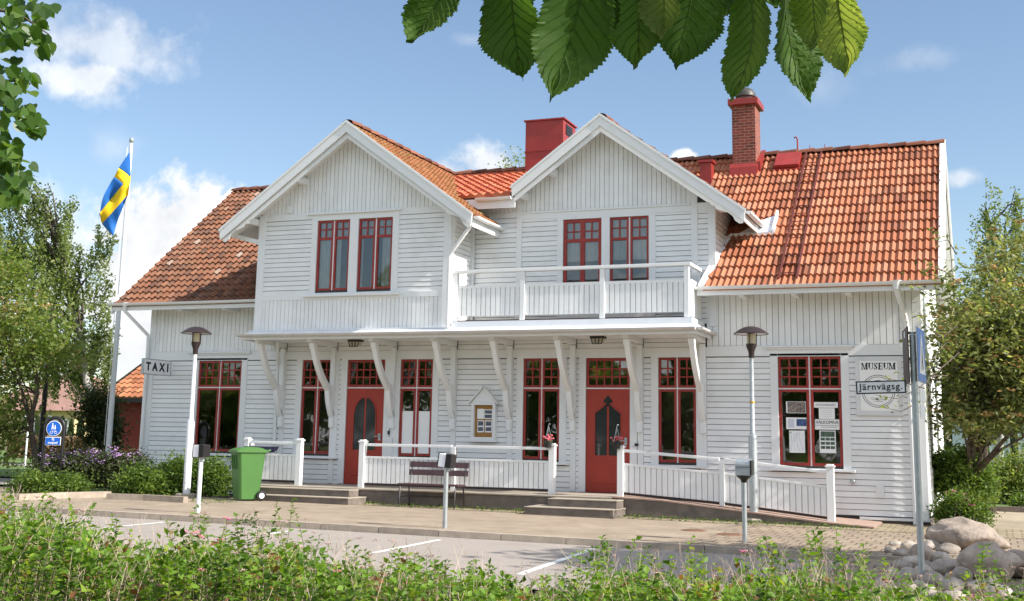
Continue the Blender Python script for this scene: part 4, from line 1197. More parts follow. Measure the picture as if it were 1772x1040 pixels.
# ------------------------------------------------------------------ signs on the wall
def wall_sign():
    t = thing('museum_sign', 'white museum board with a round emblem on the wall beside the poster window', 'sign', (16.78, -.03, 2.5))
    x0, x1, z0, z1 = 16.35, 17.2, 1.93, 3.04
    MB().box(x0, x1, -.07, -.034, z0, z1).build('board', mat('sign_board_grey', (.67, .68, .69), .5, .04, 4), t, bevel=.004)
    MB().box(x0 + .085, x1 - .085, -.074, -.0705, z0 + .09, z1 - .09).build('face', PAPER, t)
    cx = (x0 + x1) / 2 - .015; yy = -.0765
    # slab serif letters drawn as outlines: thick and thin strokes with serifs
    L = MB(); h = .125
    def rect(u0, u1, v0, v1, du=0): L.add([(u0, yy, v0), (u1, yy, v0), (u1 + du, yy, v1), (u0 + du, yy, v1)], [(0, 1, 2, 3)])
    zb = z1 - .25
    def serif(u, w, v): rect(u - w / 2, u + w / 2, v, v + .013)
    def arc(cx_, cz, rx, rz, a0, a1, w0, w1, n=14):
        vs = []
        for i in range(n + 1):
            a = a0 + (a1 - a0) * i / n; w = w0 + (w1 - w0) * math.sin(PI * i / n)
            vs += [(cx_ + (rx + w / 2) * math.cos(a), yy, cz + (rz + w / 2) * math.sin(a)), (cx_ + (rx - w / 2) * math.cos(a), yy, cz + (rz - w / 2) * math.sin(a))]
        L.add(vs, [(2 * i, 2 * i + 1, 2 * i + 3, 2 * i + 2) for i in range(n)])
    def M_(u):
        rect(u + .012, u + .022, zb, zb + h); rect(u + .088, u + .116, zb, zb + h)
        L.add([(u + .012, yy - .0004, zb + h), (u + .038, yy - .0004, zb + h), (u + .07, yy - .0004, zb), (u + .058, yy - .0004, zb)], [(0, 1, 2, 3)])
        L.add([(u + .09, yy - .0008, zb + h), (u + .1, yy - .0008, zb + h), (u + .07, yy - .0008, zb), (u + .06, yy - .0008, zb)], [(0, 1, 2, 3)])
        serif(u + .017, .04, zb); serif(u + .102, .05, zb); serif(u + .018, .045, zb + h - .013); serif(u + .106, .045, zb + h - .013)
    def U_(u):
        rect(u + .012, u + .04, zb + .04, zb + h); rect(u + .082, u + .092, zb + .04, zb + h)
        arc(u + .0555, zb + .042, .031, .033, PI, 2 * PI, .016, .006)
        serif(u + .026, .05, zb + h - .013); serif(u + .087, .036, zb + h - .013)
    def S_(u):
        arc(u + .04, zb + h * .735, .025, .026, .15, PI + .6, .012, .012); arc(u + .04, zb + h * .265, .026, .026, PI + .15, 2 * PI + .6, .012, .012)
        L.add([(u + .014, yy, zb + h * .68), (u + .036, yy, zb + h * .76), (u + .072, yy, zb + h * .3), (u + .05, yy, zb + h * .2)], [(0, 1, 2, 3)])
        rect(u + .008, u + .015, zb, zb + .045); rect(u + .064, u + .071, zb + h - .04, zb + h)
    def E_(u):
        rect(u + .012, u + .04, zb, zb + h); rect(u + .04, u + .082, zb + h - .011, zb + h); rect(u + .04, u + .084, zb, zb + .011); rect(u + .04, u + .066, zb + h * .47, zb + h * .55)
        rect(u + .074, u + .082, zb + h - .04, zb + h - .011); rect(u + .076, u + .084, zb + .011, zb + .045); rect(u + .062, u + .068, zb + h * .38, zb + h * .64)
        serif(u + .026, .05, zb); serif(u + .026, .05, zb + h - .013)
    u = cx - .30
    for f, adv in ((M_, .124), (U_, .102), (S_, .082), (E_, .092), (U_, .102), (M_, 0)): f(u); u += adv
    L.build('lettering', INK, t)
    E = MB(); cz = z0 + .455
    def ring(r, w, a0=0, a1=2 * PI, n=48):
        vs = []
        for i in range(n + 1):
            a = a0 + (a1 - a0) * i / n
            vs += [(cx + (r + w) * math.cos(a), yy, cz + (r + w) * math.sin(a)), (cx + r * math.cos(a), yy, cz + r * math.sin(a))]
        E.add(vs, [(2 * i, 2 * i + 1, 2 * i + 3, 2 * i + 2) for i in range(n)])
    ring(.295, .010); ring(.262, .008); ring(.195, .009, .35, PI - .35, 24)
    def seg(a, b, w=.008):
        a, b = V((a[0], 0, a[1])), V((b[0], 0, b[1])); d = (b - a).normalized(); n_ = V((-d.z, 0, d.x)) * w / 2
        E.add([(cx + p.x, yy - .0005, cz + p.z) for p in (a - n_, b - n_, b + n_, a + n_)], [(0, 1, 2, 3)])
    pts = [(-.17, .02), (-.14, .13), (-.1, .02), (-.06, .185), (-.03, .02), (0, .195), (.03, .02), (.06, .185), (.1, .02), (.14, .13), (.17, .02)]
    for p, q in zip(pts, pts[1:]): seg(p, q)
    seg((-.2, .02), (.2, .02)); seg((-.05, .02), (-.05, .19)); seg((.05, .02), (.05, .19))
    for i, w in enumerate((.15, .13, .09)): seg((-w, -.13 - .03 * i), (w, -.13 - .03 * i), .005)
    E.build('emblem', INK, t)
wall_sign()


def taxi_sign():
    t = thing('taxi_sign', 'white taxi sign sticking out from the west end of the house front', 'sign', (.65, -.6, 2.86))
    MB().box(.64, .70, -1.12, -.14, 2.7, 3.03).build('box', WHITEPOLE, t, bevel=.006)
    MB().box(.636, .708, -1.13, -1.121, 2.69, 3.04).box(.637, .707, -1.12, -.14, 3.031, 3.045).box(.637, .707, -1.12, -.14, 2.685, 2.699).box(.636, .708, -.139, -.13, 2.69, 3.04).build('box_edge', GALV, t)
    MB().box(.64, .66, -.13, -.03, 2.74, 2.76).box(.64, .66, -.13, -.03, 2.97, 2.99).box(.61, .69, -.03, -.027, 2.72, 3.0).build('mount', TRIM, t)
    for ch_, yy_ in zip('TAXI', (-.96, -.72, -.46, -.25)): text_mesh('letter', ch_, .25, INK, face_mx((.7025, yy_, 2.862), (0, 1, 0), (1, 0, 0)), t, bold=.013)
taxi_sign()


def notice_board():
    t = thing('notice_board', 'small white gabled notice case on the wall above the bench', 'notice board', (8.735, -.05, 1.7))
    x0, x1, z0, z1 = 8.46, 9.01, 1.34, 2.12
    b = MB().box(x0, x0 + .06, -.15, -.03, z0, z1).box(x1 - .06, x1, -.15, -.03, z0, z1).box(x0 + .06, x1 - .06, -.15, -.03, z0, z0 + .06).box(x0 + .06, x1 - .06, -.15, -.03, z1 - .05, z1)
    b.prism([(x0, z1 + .001), (x1, z1 + .001), ((x0 + x1) / 2, z1 + .3)], lambda u, v, w: (u, w, v), -.14, -.04)
    b.build('case', TRIM, t, bevel=.003)
    MB().beam((x0 - .06, -.1, z1 - .02), ((x0 + x1) / 2 + .01, -.1, z1 + .34), .18, .025, (0, 0, 1)).beam((x1 + .06, -.1, z1 - .02), ((x0 + x1) / 2 - .005, -.1, z1 + .335), .18, .025, (0, 0, 1)).build('case_roof', TRIM, t)
    MB().box(x0 - .03, x1 + .03, -.17, -.04, z0 - .04, z0 - .001).build('ledge', TRIM, t)
    MB().box(x0 + .06, x1 - .06, -.06, -.04, z0 + .06, z1 - .05).build('back_panel', mat('cork', (.36, .19, .06), .9, .12, 30), t)
    GREYP = mat('photo_print', (.1, .11, .14), .6, .8, 28)
    pp = MB().box(8.57, 8.72, -.066, -.061, 1.78, 1.99).box(8.73, 8.92, -.066, -.061, 1.78, 1.98).box(8.58, 8.73, -.0665, -.061, 1.5, 1.75).box(8.755, 8.91, -.066, -.061, 1.5, 1.75)
    p = pp.build('notice', PAPER, t)
    MB().box(8.745, 8.905, -.069, -.0672, 1.8, 1.87).box(8.745, 8.905, -.069, -.0672, 1.89, 1.96).box(8.595, 8.715, -.069, -.0672, 1.53, 1.61).box(8.595, 8.715, -.069, -.0672, 1.64, 1.73).box(8.77, 8.895, -.069, -.0672, 1.53, 1.61).box(8.77, 8.895, -.069, -.0672, 1.64, 1.73).build('photo', GREYP, p)
notice_board()


def posters():
    Y = .006
    PH = mat('photo_sepia', (.2, .17, .15), .6, .9, 30); PB = mat('photo_blue', (.05, .09, .22), .6, .6, 14); PG = mat('photo_green', (.08, .13, .09), .6, .9, 34); GREYINK = mat('grey_ink', (.25, .25, .27), .7, .1, 9); MAPL = mat('map_line', (.45, .55, .62), .8, .2, 9)
    def paper(label, x0, x1, z0, z1):
        t = thing('window_notice', label, 'notice', ((x0 + x1) / 2, Y, (z0 + z1) / 2), 'papers in the museum window')
        MB().box(x0, x1, Y, Y + .004, z0, z1).build('sheet', PAPER, t)
        return t
    def inset(t, name, m, x0, x1, z0, z1): MB().box(x0, x1, Y - .0025, Y - .0008, z0, z1).build(name, m, t)
    fx = lambda px: 14.89 + (px - 1348) / (1457 - 1348) * 1.19
    fz = lambda py: 3.06 - (py - 616) / (802 - 616) * 2.04
    X = lambda zx: fx(1340 + zx * 120 / 1040); Z = lambda zy: fz(680 + zy * 120 / 1040)
    t = paper('old sepia photograph print at the top of the left pane', X(178), X(478), Z(312), Z(135)); inset(t, 'photo', PH, X(200), X(470), Z(305), Z(140))
    t = paper('white leaflet with a dark blue picture on its right half', X(175), X(480), Z(553), Z(378)); inset(t, 'photo', PB, X(330), X(478), Z(505), Z(400)); inset(t, 'print_block', mat('pale_print', (.5, .54, .62), .8, .2, 60), X(205), X(300), Z(530), Z(395))
    t = paper('pale map sheet at the bottom of the left pane', X(216), X(450), Z(905), Z(575))
    m = MB()
    for k in range(5):
        pts = [V((X(230 + 40 * k + 25 * math.sin(k + i)), Y - .003, Z(600 + 70 * i))) for i in range(5)]
        for p, q in zip(pts, pts[1:]): m.beam(p, q, .006, .001, (0, 1, 0))
    m.build('map_line', MAPL, t)
    inset(t, 'print_block', GREYINK, X(230), X(252), Z(612), Z(590))
    t = paper('paper strip with faint capitals at the top of the right pane', X(597), X(952), Z(228), Z(143))
    text_mesh('lettering', 'STATIONSMUSEET', .05, GREYINK, face_mx((X(775), Y - .003, Z(187)), (1, 0, 0), (0, -1, 0)), t, spacing=1.0, sx=.9)
    t = paper('plain white sheet with a few thin lines of print', X(668), X(903), Z(394), Z(234))
    for k in range(4): inset(t, 'print_line', mat('faint_print', (.62, .62, .64), .8, .05, 9), X(705), X(865), Z(268 + 30 * k), Z(263 + 30 * k))
    t = paper('paper strip that reads VÄLKOMNA in capitals', X(605), X(968), Z(553), Z(400))
    text_mesh('lettering', 'VÄLKOMNA', .088, INK, face_mx((X(787), Y - .003, Z(446)), (1, 0, 0), (0, -1, 0)), t, spacing=1.0, sx=.88)
    inset(t, 'print_line', GREYINK, X(610), X(960), Z(494), Z(488)); inset(t, 'print_line', GREYINK, X(700), X(930), Z(520), Z(512))
    t = paper('green picture poster with rows of small photographs', X(668), X(908), Z(900), Z(567))
    inset(t, 'photo', PG, X(685), X(893), Z(660), Z(580))
    for r in range(3):
        for c in range(3): inset(t, 'photo', PG, X(685 + 72 * c), X(748 + 72 * c), Z(715 + 62 * r), Z(672 + 62 * r))
posters()


def wall_lamp(x, label):
    t = thing('ceiling_lamp', label, 'lamp', (x, -.7, 3.43), 'lamps under the canopy')
    MB().box(x - .15, x + .15, -.8, -.6, 3.39, 3.43).build('lamp_body', BLACK, t, bevel=.008)
    MB().prism([(x - .12, 3.389), (x + .12, 3.389), (x + .09, 3.29), (x - .09, 3.29)], lambda u, v, w: (u, w, v), -.78, -.62).build('lamp_glass', mat('frosted_glass', (.5, .47, .36), .3, .1, 9, spec=.6), t)
    b = MB()
    for u in (-.125, -.04, .04, .125): b.beam((x + u, -.79, 3.39), (x + u * .75, -.79, 3.28), .014, .014, (0, 1, 0))
    b.box(x - .1, x + .1, -.796, -.784, 3.272, 3.286); b.build('lamp_cage', BLACK, t)
wall_lamp(5.93, 'black caged lamp under the canopy above the left door')
wall_lamp(11.44, 'black caged lamp under the canopy above the right door')

# hanging flower baskets on the two posts beside the right-hand door
PINK = mat('pink_petal', (.75, .16, .2), .6, .25, 30, rnd=.35); POTM = mat('dark_pot', (.03, .028, .028), .6, .2, 8); DKLEAF = leaf_mat('pot_leaves', [(0, (.03, .06, .015)), (1, (.08, .14, .03))], .2)
def basket(x, label):
    y = -1.5; z = 1.22
    t = thing('flower_basket', label, 'flower basket', (x, y, z), 'flower baskets on the railing posts')
    MB().lathe([(0, 0), (.06, 0), (.085, .12), (.08, .13), (0, .12)], (x - .06, y, z), 14).build('pot', POTM, t, True)
    b = MB()
    for k in range(3):
        w = k * 2.1; b.tube([(x - .06 + .08 * math.cos(w), y + .08 * math.sin(w), z + .12), (x - .06, y, z + .42)], .005, 5)
    b.tube([(x - .06, y, z + .42), (x - .05, y, z + .46), (x - .03, y + .02, z + .45)], .006, 5)
    b.build('hanger', GALV, t)
    f = MB()
    for k in range(26):
        a = random.uniform(0, 2 * PI); r = random.uniform(.02, .11); c = V((x - .06 + r * math.cos(a), y + r * math.sin(a), z + random.uniform(.13, .24))); s = random.uniform(.018, .03)
        f.lathe([(0, -s * .6), (s * .8, -s * .2), (s, .1 * s), (s * .5, s * .6), (0, s * .5)], c, 6, random.random())
    f.build('blossom', PINK, t)
    l = MB()
    for k in range(60):
        a = random.uniform(0, 2 * PI); r = random.uniform(.03, .12); c = V((x - .06 + r * math.cos(a), y + r * math.sin(a), z + random.uniform(.06, .18))); d = V((math.cos(a), math.sin(a), random.uniform(-.6, .6))) * .045; s = V((-math.sin(a), math.cos(a), .2)) * .016
        l.add([c, c + d * .5 + s, c + d, c + d * .5 - s], [(0, 1, 2, 3)], random.random())
    l.build('leaves', DKLEAF, t)
basket(10.75, 'pink flower basket on the end post of the long railing')
basket(12.13, 'pink flower basket on the top post of the ramp railing')

# tray on a small shelf behind the bin
MB().box(3.9, 4.35, -1.55, -1.2, 1.0, 1.03).prism([(3.86, 1.03), (4.39, 1.03), (4.45, 1.12), (3.8, 1.12)], lambda u, v, w: (u, w, v), -1.56, -1.19).build('tray', mat('purple_plastic', (.03, .025, .07), .4, .1, 5), tb)
for o in [o for o in COL.objects if o.name == 'plastic_tray']: pass

# manhole covers
RUST = mat('rusty_iron', (.2, .1, .06), .9, .3, 20, bump=.4, bscale=80)
for px, py, lab in ((1200, 918, 'rusty round manhole cover in the paving, the one nearer the porch steps'), (1262, 925, 'rusty round manhole cover in the paving, the one nearer the rounded power post')):
    c = on_g(px, py)
    t = tag(MB().lathe([(0, .008), (.2, .008), (.21, .004), (.21, -.02)], (c.x, c.y, c.z), 24).lathe([(.15, .012), (.17, .012), (.17, .008)], (c.x, c.y, c.z), 24).build('manhole_cover', RUST), lab, 'manhole cover', 'manhole covers')

# ------------------------------------------------------------------ blue foot path sign
def path_sign():
    c = on_g(74, 850); X, Y, z = -.3, -2.7, gz(-.3)
    t = thing('path_sign', 'blue round footpath sign in a dark arched frame beside the flower bed', 'sign', (X, Y, z))
    ax = V((RT.x, RT.y, 0)).normalized(); n = V((-FWD.x, -FWD.y, 0)).normalized()
    f = lambda u, v, w: tuple(V((X, Y, z)) + ax * u + V((0, 0, v)) + n * w)
    pts = [(-.2, 0), (-.2, 1.35)] + [(-.2 * math.cos(a), 1.35 + .2 * math.sin(a)) for a in [PI * i / 12 for i in range(1, 12)]] + [(.2, 1.35), (.2, 0)]
    MB().tube([f(u, v, 0) for u, v in pts], .038, 10).build('arch_frame', BLACK, t, True)
    rim = MB(); disc = [(.165 * math.cos(a), 1.32 + .165 * math.sin(a)) for a in [2 * PI * i / 28 for i in range(28)]]
    rim.prism(disc, f, .04, .052); d = rim.build('round_sign', PAPER, t)
    MB().prism([(u * .93, 1.32 + (v - 1.32) * .93) for u, v in disc], f, .0525, .055).build('sign_face', BLUE, d)
    m = MB()
    m.prism([(-.03 + .014 * math.cos(a), 1.42 + .016 * math.sin(a)) for a in [2 * PI * i / 8 for i in range(8)]], f, .0555, .0575).prism([(-.045, 1.35), (-.042, 1.4), (-.016, 1.4), (-.01, 1.35), (-.005, 1.3), (-.02, 1.3), (-.03, 1.345), (-.042, 1.3), (-.055, 1.3)], f, .0555, .0575)
    m.prism([(.025 + .01 * math.cos(a), 1.385 + .011 * math.sin(a)) for a in [2 * PI * i / 8 for i in range(8)]], f, .0555, .0575).prism([(.012, 1.34), (.014, 1.372), (.034, 1.372), (.04, 1.34), (.042, 1.3), (.03, 1.3), (.025, 1.335), (.02, 1.3), (.008, 1.3)], f, .0555, .0575)
    for cu_ in (-.045, .045):
        for i in range(14):
            a, b = 2 * PI * i / 14, 2 * PI * (i + 1) / 14
            m.prism([(cu_ + .03 * math.cos(a), 1.235 + .03 * math.sin(a)), (cu_ + .03 * math.cos(b), 1.235 + .03 * math.sin(b)), (cu_ + .023 * math.cos(b), 1.235 + .023 * math.sin(b)), (cu_ + .023 * math.cos(a), 1.235 + .023 * math.sin(a))], f, .0555, .0575)
    m.prism([(-.045, 1.232), (-.02, 1.27), (.04, 1.27), (.045, 1.24), (.035, 1.262), (-.018, 1.262)], f, .0555, .0575)
    m.build('pictogram', PAPER, d)
    b = MB().prism([(-.17, .96), (.17, .96), (.17, 1.135), (-.17, 1.135)], f, .04, .052).build('text_plate', PAPER, t, bevel=.004)
    MB().prism([(-.16, .97), (.16, .97), (.16, 1.125), (-.16, 1.125)], f, .0525, .055).build('sign_face', BLUE, b)
    text_mesh('lettering', 'Ej', .075, PAPER, face_mx(f(0, 1.09, .056), ax, n), b, bold=.001)
    text_mesh('lettering', 'moped', .075, PAPER, face_mx(f(0, 1.015, .056), ax, n), b, bold=.001)
path_sign()

# ------------------------------------------------------------------ flag pole and flag
FB_ = V((-2.7, 2.0, gz(-2.7)))
fp = thing('flagpole', 'tall white flagpole standing beyond the west end of the house', 'flagpole', FB_)
MB().lathe([(.075, 0), (.07, 2.5), (.055, 6.5), (.045, 8.98)], FB_, 14).build('pole', WHITEPOLE, fp, True)
MB().lathe([(0, 8.97), (.03, 8.98), (.045, 9.0), (.07, 9.05), (.055, 9.11), (0, 9.13)], FB_, 14).build('finial', GALV, fp, True)
MB().lathe([(0, 0), (.16, 0), (.16, .1), (0, .1)], FB_, 14).build('base', CONC, fp)
MB().tube([FB_ + V((-.09, -.06, .9)), FB_ + V((-.075, -.06, 8.85))], .008, 6).build('halyard', TRIM, fp)


def flag():
    FBLUE = mat('flag_blue', (.012, .13, .46), .75, .06, 3); FYEL = mat('flag_yellow', (.85, .56, .01), .75, .05, 3)
    d0 = (FB_ - EYE).dot(FWD)
    # control points (pixels in the photograph taken at the pole's distance) and how far each stands towards us in metres
    U = [0, .3125, .4375, .7, 1]; Vv = [1, .6, .4, 0]
    zm = lambda x, y: (x * 450 / 1232, 180 + y * 450 / 1232)
    G_ = [[(615, 226), (563, 303), (541, 345), (489, 440), (468, 550)],
          [(619, 336), (613, 345), (583, 380), (525, 450), (472, 516)],
          [(615, 350), (611, 400), (602, 432), (540, 505), (484, 567)],
          [(606, 428), (605, 436), (601, 446), (560, 545), (537, 626)]]
    Z_ = [[0, .12, .05, .22, .1], [0, .05, .18, .05, .22], [0, .14, .1, .2, .05], [0, .02, .2, .08, .2]]
    def cr(a, b, c, d, t): return .5 * ((2 * b) + (-a + c) * t + (2 * a - 5 * b + 4 * c - d) * t * t + (-a + 3 * b - 3 * c + d) * t ** 3)
    def interp(vals, knots, x):
        for i in range(len(knots) - 1):
            lo, hi = knots[i], knots[i + 1]
            if min(lo, hi) - 1e-6 <= x <= max(lo, hi) + 1e-6:
                t = (x - lo) / (hi - lo); g = lambda k: vals[max(0, min(len(vals) - 1, k))]
                return cr(g(i - 1), g(i), g(i + 1), g(i + 2), t)
    nu, nv = 32, 20
    us = sorted({*[i / nu for i in range(nu + 1)], .3125, .4375}); vs_ = sorted({*[j / nv for j in range(nv + 1)], .4, .6})
    parts = {}
    pts = {}
    for u in us:
        for v in vs_:
            q = []
            for k in range(3):
                rows = [interp([(G_[r][c] + (Z_[r][c],))[k] for c in range(5)], U, u) for r in range(4)]
                q.append(interp(rows, Vv, v))
            px, py = zm(q[0], q[1])
            rip = .035 * math.sin(u * 21 + v * 6) * u
            pts[u, v] = at_d(px, py, d0 - .06 - q[2] - rip)
    t = thing('flag', 'blue flag with a yellow cross hanging limply from the flagpole', 'flag', FB_ + V((0, 0, 8)))
    cells = {'y': MB(), 'b': MB()}
    for a, b in zip(us, us[1:]):
        for c, d in zip(vs_, vs_[1:]):
            um, vm = (a + b) / 2, (c + d) / 2
            k = 'y' if .3125 < um < .4375 or .4 < vm < .6 else 'b'
            cells[k].add([pts[a, c], pts[b, c], pts[b, d], pts[a, d]], [(0, 1, 2, 3)])
    for k, nm, m in (('b', 'blue_field', FBLUE), ('y', 'yellow_cross', FYEL)):
        o = cells[k].build(nm, m, t, False)
        import bmesh
        bm = bmesh.new(); bm.from_mesh(o.data); bmesh.ops.remove_doubles(bm, verts=bm.verts, dist=.0005); bm.to_mesh(o.data); bm.free()
        o.data.polygons.foreach_set('use_smooth', [True] * len(o.data.polygons))
        s = o.modifiers.new('thick', 'SOLIDIFY'); s.thickness = .003
flag()
# ------------------------------------------------------------------ plants
BARK = mat('bark', (.09, .07, .055), .95, .4, 9, bump=.8, bscale=30)
BIRCHBARK = mat('birch_bark', (.42, .40, .37), .85, .2, 3, bump=.4, bscale=30, stain=(.04, .035, .03), stain_amt=.9, stain_scale=5)
TWIGM = mat('dry_twig', (.46, .36, .27), .9, .25, 12, rnd=.35)
L_BIRCH = leaf_mat('birch_leaf', [(0, (.08, .11, .04)), (.5, (.165, .215, .075)), (1, (.31, .36, .16))], .52)
L_LIGHT = leaf_mat('light_leaf', [(0, (.08, .13, .03)), (.5, (.175, .24, .06)), (.9, (.29, .31, .11)), (1, (.40, .32, .17))], .5)
L_DARK = leaf_mat('dark_leaf', [(0, (.03, .042, .016)), (.6, (.065, .085, .03)), (1, (.10, .12, .045))], .25)
L_SHRUB = leaf_mat('shrub_leaf', [(0, (.035, .07, .012)), (.5, (.10, .17, .028)), (1, (.2, .27, .05))], .4)
L_ROWAN = leaf_mat('grey_green_leaf', [(0, (.06, .085, .03)), (.5, (.165, .205, .075)), (1, (.33, .34, .17))], .48)
L_HEDGE = leaf_mat('hedge_leaf', [(0, (.04, .085, .012)), (.4, (.12, .23, .025)), (.8, (.2, .32, .04)), (.94, (.33, .38, .06)), (1, (.25, .12, .05))], .42)
L_THUJA = leaf_mat('conifer_leaf', [(0, (.02, .04, .012)), (1, (.07, .10, .03))], .1)
L_BROWN = leaf_mat('brown_hedge_leaf', [(0, (.11, .07, .04)), (1, (.25, .17, .09))], .2)
BLOSSOM = mat('cream_orange_blossom', (.55, .36, .16), .8, .3, 20, rnd=.35)
LILAC = mat('lilac_blossom', (.42, .26, .5), .8, .2, 20, rnd=.3)
PINKF = mat('pink_spirea_flower', (.7, .2, .34), .8, .2, 20, rnd=.3)
PALEF = mat('withered_flower', (.45, .3, .27), .9, .25, 20, rnd=.3)


def leaf_cloud(name, mat_, c, size, parent, up=.35, aspect=.55, droop=0, tint=None, fold=.25):
    """c (n,3) leaf positions; each leaf a folded rhombus"""
    n = len(c)
    sz = size * rng.uniform(.65, 1.25, n)
    d = rng.normal(size=(n, 3)); d[:, 2] = d[:, 2] * .6 - droop
    d /= np.linalg.norm(d, axis=1)[:, None]
    nr = rng.normal(size=(n, 3)); nr[:, 2] += up * 2
    s = np.cross(d, nr); s /= np.linalg.norm(s, axis=1)[:, None] + 1e-9
    nn = np.cross(s, d)
    L = sz[:, None]
    v = np.empty((n, 4, 3))
    v[:, 0] = c - d * L * .5
    v[:, 1] = c + s * L * aspect * .5 + nn * L * fold * .3 - d * L * .05
    v[:, 2] = c + d * L * .5
    v[:, 3] = c - s * L * aspect * .5 + nn * L * fold * .3 - d * L * .05
    q = np.arange(n * 4).reshape(n, 4)
    r = rng.beta(2, 2, n) if tint is None else np.clip(tint + rng.normal(0, .16, n), 0, 1)
    return np_mesh(name, v.reshape(-1, 3), q, r, mat_, parent)


def blob_points(blobs, n_clumps, per, spread, shell=.5):
    """clump centres in ellipsoids (centre, radii), biased to the outside; leaves gather round each"""
    vol = np.array([r[0] * r[1] * r[2] for _, r in blobs]); vol = vol ** .75; vol /= vol.sum()
    cl, own = [], []
    k = rng.choice(len(blobs), n_clumps, p=vol)
    for i in k:
        c, r = blobs[i]
        d = rng.normal(size=3); d /= np.linalg.norm(d)
        rad = rng.uniform(shell, 1.0) ** .6
        cl.append(np.array(c) + d * np.array(r) * rad)
    cl = np.array(cl)
    m = rng.poisson(per, n_clumps)
    idx = np.repeat(np.arange(n_clumps), m)
    sp = spread * rng.uniform(.6, 1.4, n_clumps)
    pts = cl[idx] + rng.normal(size=(len(idx), 3)) * sp[idx][:, None] * np.array([1, 1, .75])
    tint = np.clip(rng.normal(.5, .22, n_clumps), .05, .95)[idx]
    return pts, tint, cl


def limb(mb, p, q, r0, r1, n=6, wob=.08, sag=0, sides=7):
    p, q = V(p), V(q); l = (q - p).length; pts = []
    for i in range(n + 1):
        t = i / n
        w = V((random.gauss(0, 1), random.gauss(0, 1), random.gauss(0, .5))) * wob * l * .3 * math.sin(PI * t)
        pts.append(p.lerp(q, t) + w + V((0, 0, (sag * 4 * t * (1 - t)) * l)))
    mb.tube(pts, [r0 + (r1 - r0) * i / n for i in range(n + 1)], sides)
    return pts


def tree(name, label, cat, base, top, r0, blobs, n_clumps, per, spread, leaf, lmat, bark=BARK, n_limbs=26, group=None, up=.35, aspect=.55, droop=0, fork=.35, shell=.5, blossom=None, twigs=True):
    t = thing(name, label, cat, base, group)
    pts, tint, cl = blob_points(blobs, n_clumps, per, spread, shell)
    tr = MB(); base, top = V(base), V(top)
    stem = limb(tr, base + V((0, 0, -.1)), top, r0, r0 * .25, 9, .05, 0, 10)
    k = rng.choice(len(cl), min(n_limbs, len(cl)), replace=False)
    br = MB()
    for i in k:
        q = V(cl[i]); h = random.uniform(fork, .95)
        s = stem[min(9, max(1, int(h * 9)))]
        if q.z < s.z - .5: s = stem[max(1, int(fork * 9))]
        pp = limb(br, s, q, r0 * random.uniform(.22, .4), r0 * .04, 6, .12, .04, 6)
        if twigs:
            for _ in range(3):
                j = rng.integers(len(cl)); q2 = V(cl[j])
                if (q2 - pp[4]).length < (q - s).length * .8: limb(br, pp[random.choice((3, 4, 5))], q2, r0 * .1, r0 * .025, 4, .1, .03, 5)
    tr.build('trunk', bark, t, True); br.build('limbs', bark, t, True)
    leaf_cloud('crown', lmat, pts, leaf, t, up, aspect, droop, tint)
    if blossom:
        m_, frac, sz = blossom
        f = MB()
        for i in range(len(cl)):
            if random.random() > frac: continue
            c = V(cl[i]) + V((random.gauss(0, spread * .5), random.gauss(0, spread * .5), spread * random.uniform(.3, .9)))
            rr = random.random()
            for _ in range(7):
                q = c + V((random.gauss(0, sz), random.gauss(0, sz), random.gauss(0, sz * .35))); s = sz * random.uniform(.35, .7)
                f.add([q + V((-s, 0, 0)), q + V((0, -s, .3 * s)), q + V((s, 0, 0)), q + V((0, s, .3 * s)), q + V((0, 0, .6 * s)), q + V((0, 0, -.4 * s))], [(0, 1, 4), (1, 2, 4), (2, 3, 4), (3, 0, 4), (1, 0, 5), (2, 1, 5), (3, 2, 5), (0, 3, 5)], rr)
        f.build('blossom', m_, t)
    return t


def px_blobs(lst, d, depth=1.0):
    out = []
    for b in lst:
        x, y, r = b[:3]; ry = b[3] if len(b) > 3 else r; dd = d + (b[4] if len(b) > 4 else random.uniform(-.6, .6) * r / F_PX * d)
        rr = r / F_PX * dd
        out.append((tuple(at_d(x, y, dd)), (rr, rr * depth, ry / F_PX * dd)))
    return out


def ground_at(px, d, dz=0):     # ground point under a picture column at distance d
    p = at_d(px, 760, d); return V((p.x, p.y, gz(p.x) + dz))


# --- weeping birches far behind on the west side
def birch(label, base, top, blobs, n_str, per, leaf, name='birch_tree', grp=None):
    t = thing(name, label, 'tree', base, grp)
    tr = MB(); stem = limb(tr, V(base) + V((0, 0, -.2)), V(top), .2, .04, 10, .03, 0, 10); tr.build('trunk', BIRCHBARK, t, True)
    vol = np.array([r[0] * r[1] * r[2] for _, r in blobs]) ** .6; vol /= vol.sum()
    k = rng.choice(len(blobs), n_str, p=vol); P_, T_ = [], []
    heads = []
    for i in k:
        c, r = blobs[i]; d = rng.normal(size=3); d /= np.linalg.norm(d)
        h = np.array(c) + d * np.array(r) * rng.uniform(.3, 1)
        heads.append(h)
        ln_ = rng.uniform(.4, 1.7); m = rng.poisson(per * ln_)
        s = rng.uniform(0, 1, m)
        p = h[None] + np.stack([rng.normal(0, .07, m) + .18 * np.sin(s * 3 + i) * s, rng.normal(0, .07, m), -s * ln_ + rng.normal(0, .05, m)], 1)
        P_.append(p); T_.append(np.full(m, np.clip(rng.normal(.5, .22), 0, 1)))
    br = MB()
    for j in rng.choice(len(heads), min(40, len(heads)), replace=False):
        q = V(heads[j]); cand = [s for s in stem if s.z < q.z - .3] or stem[3:5]
        limb(br, random.choice(cand[-4:]), q, .05, .012, 5, .1, .08, 5)
    br.build('limbs', BARK, t, True)
    leaf_cloud('crown', L_BIRCH, np.concatenate(P_), leaf, t, .1, .6, .8, np.concatenate(T_))
    return t


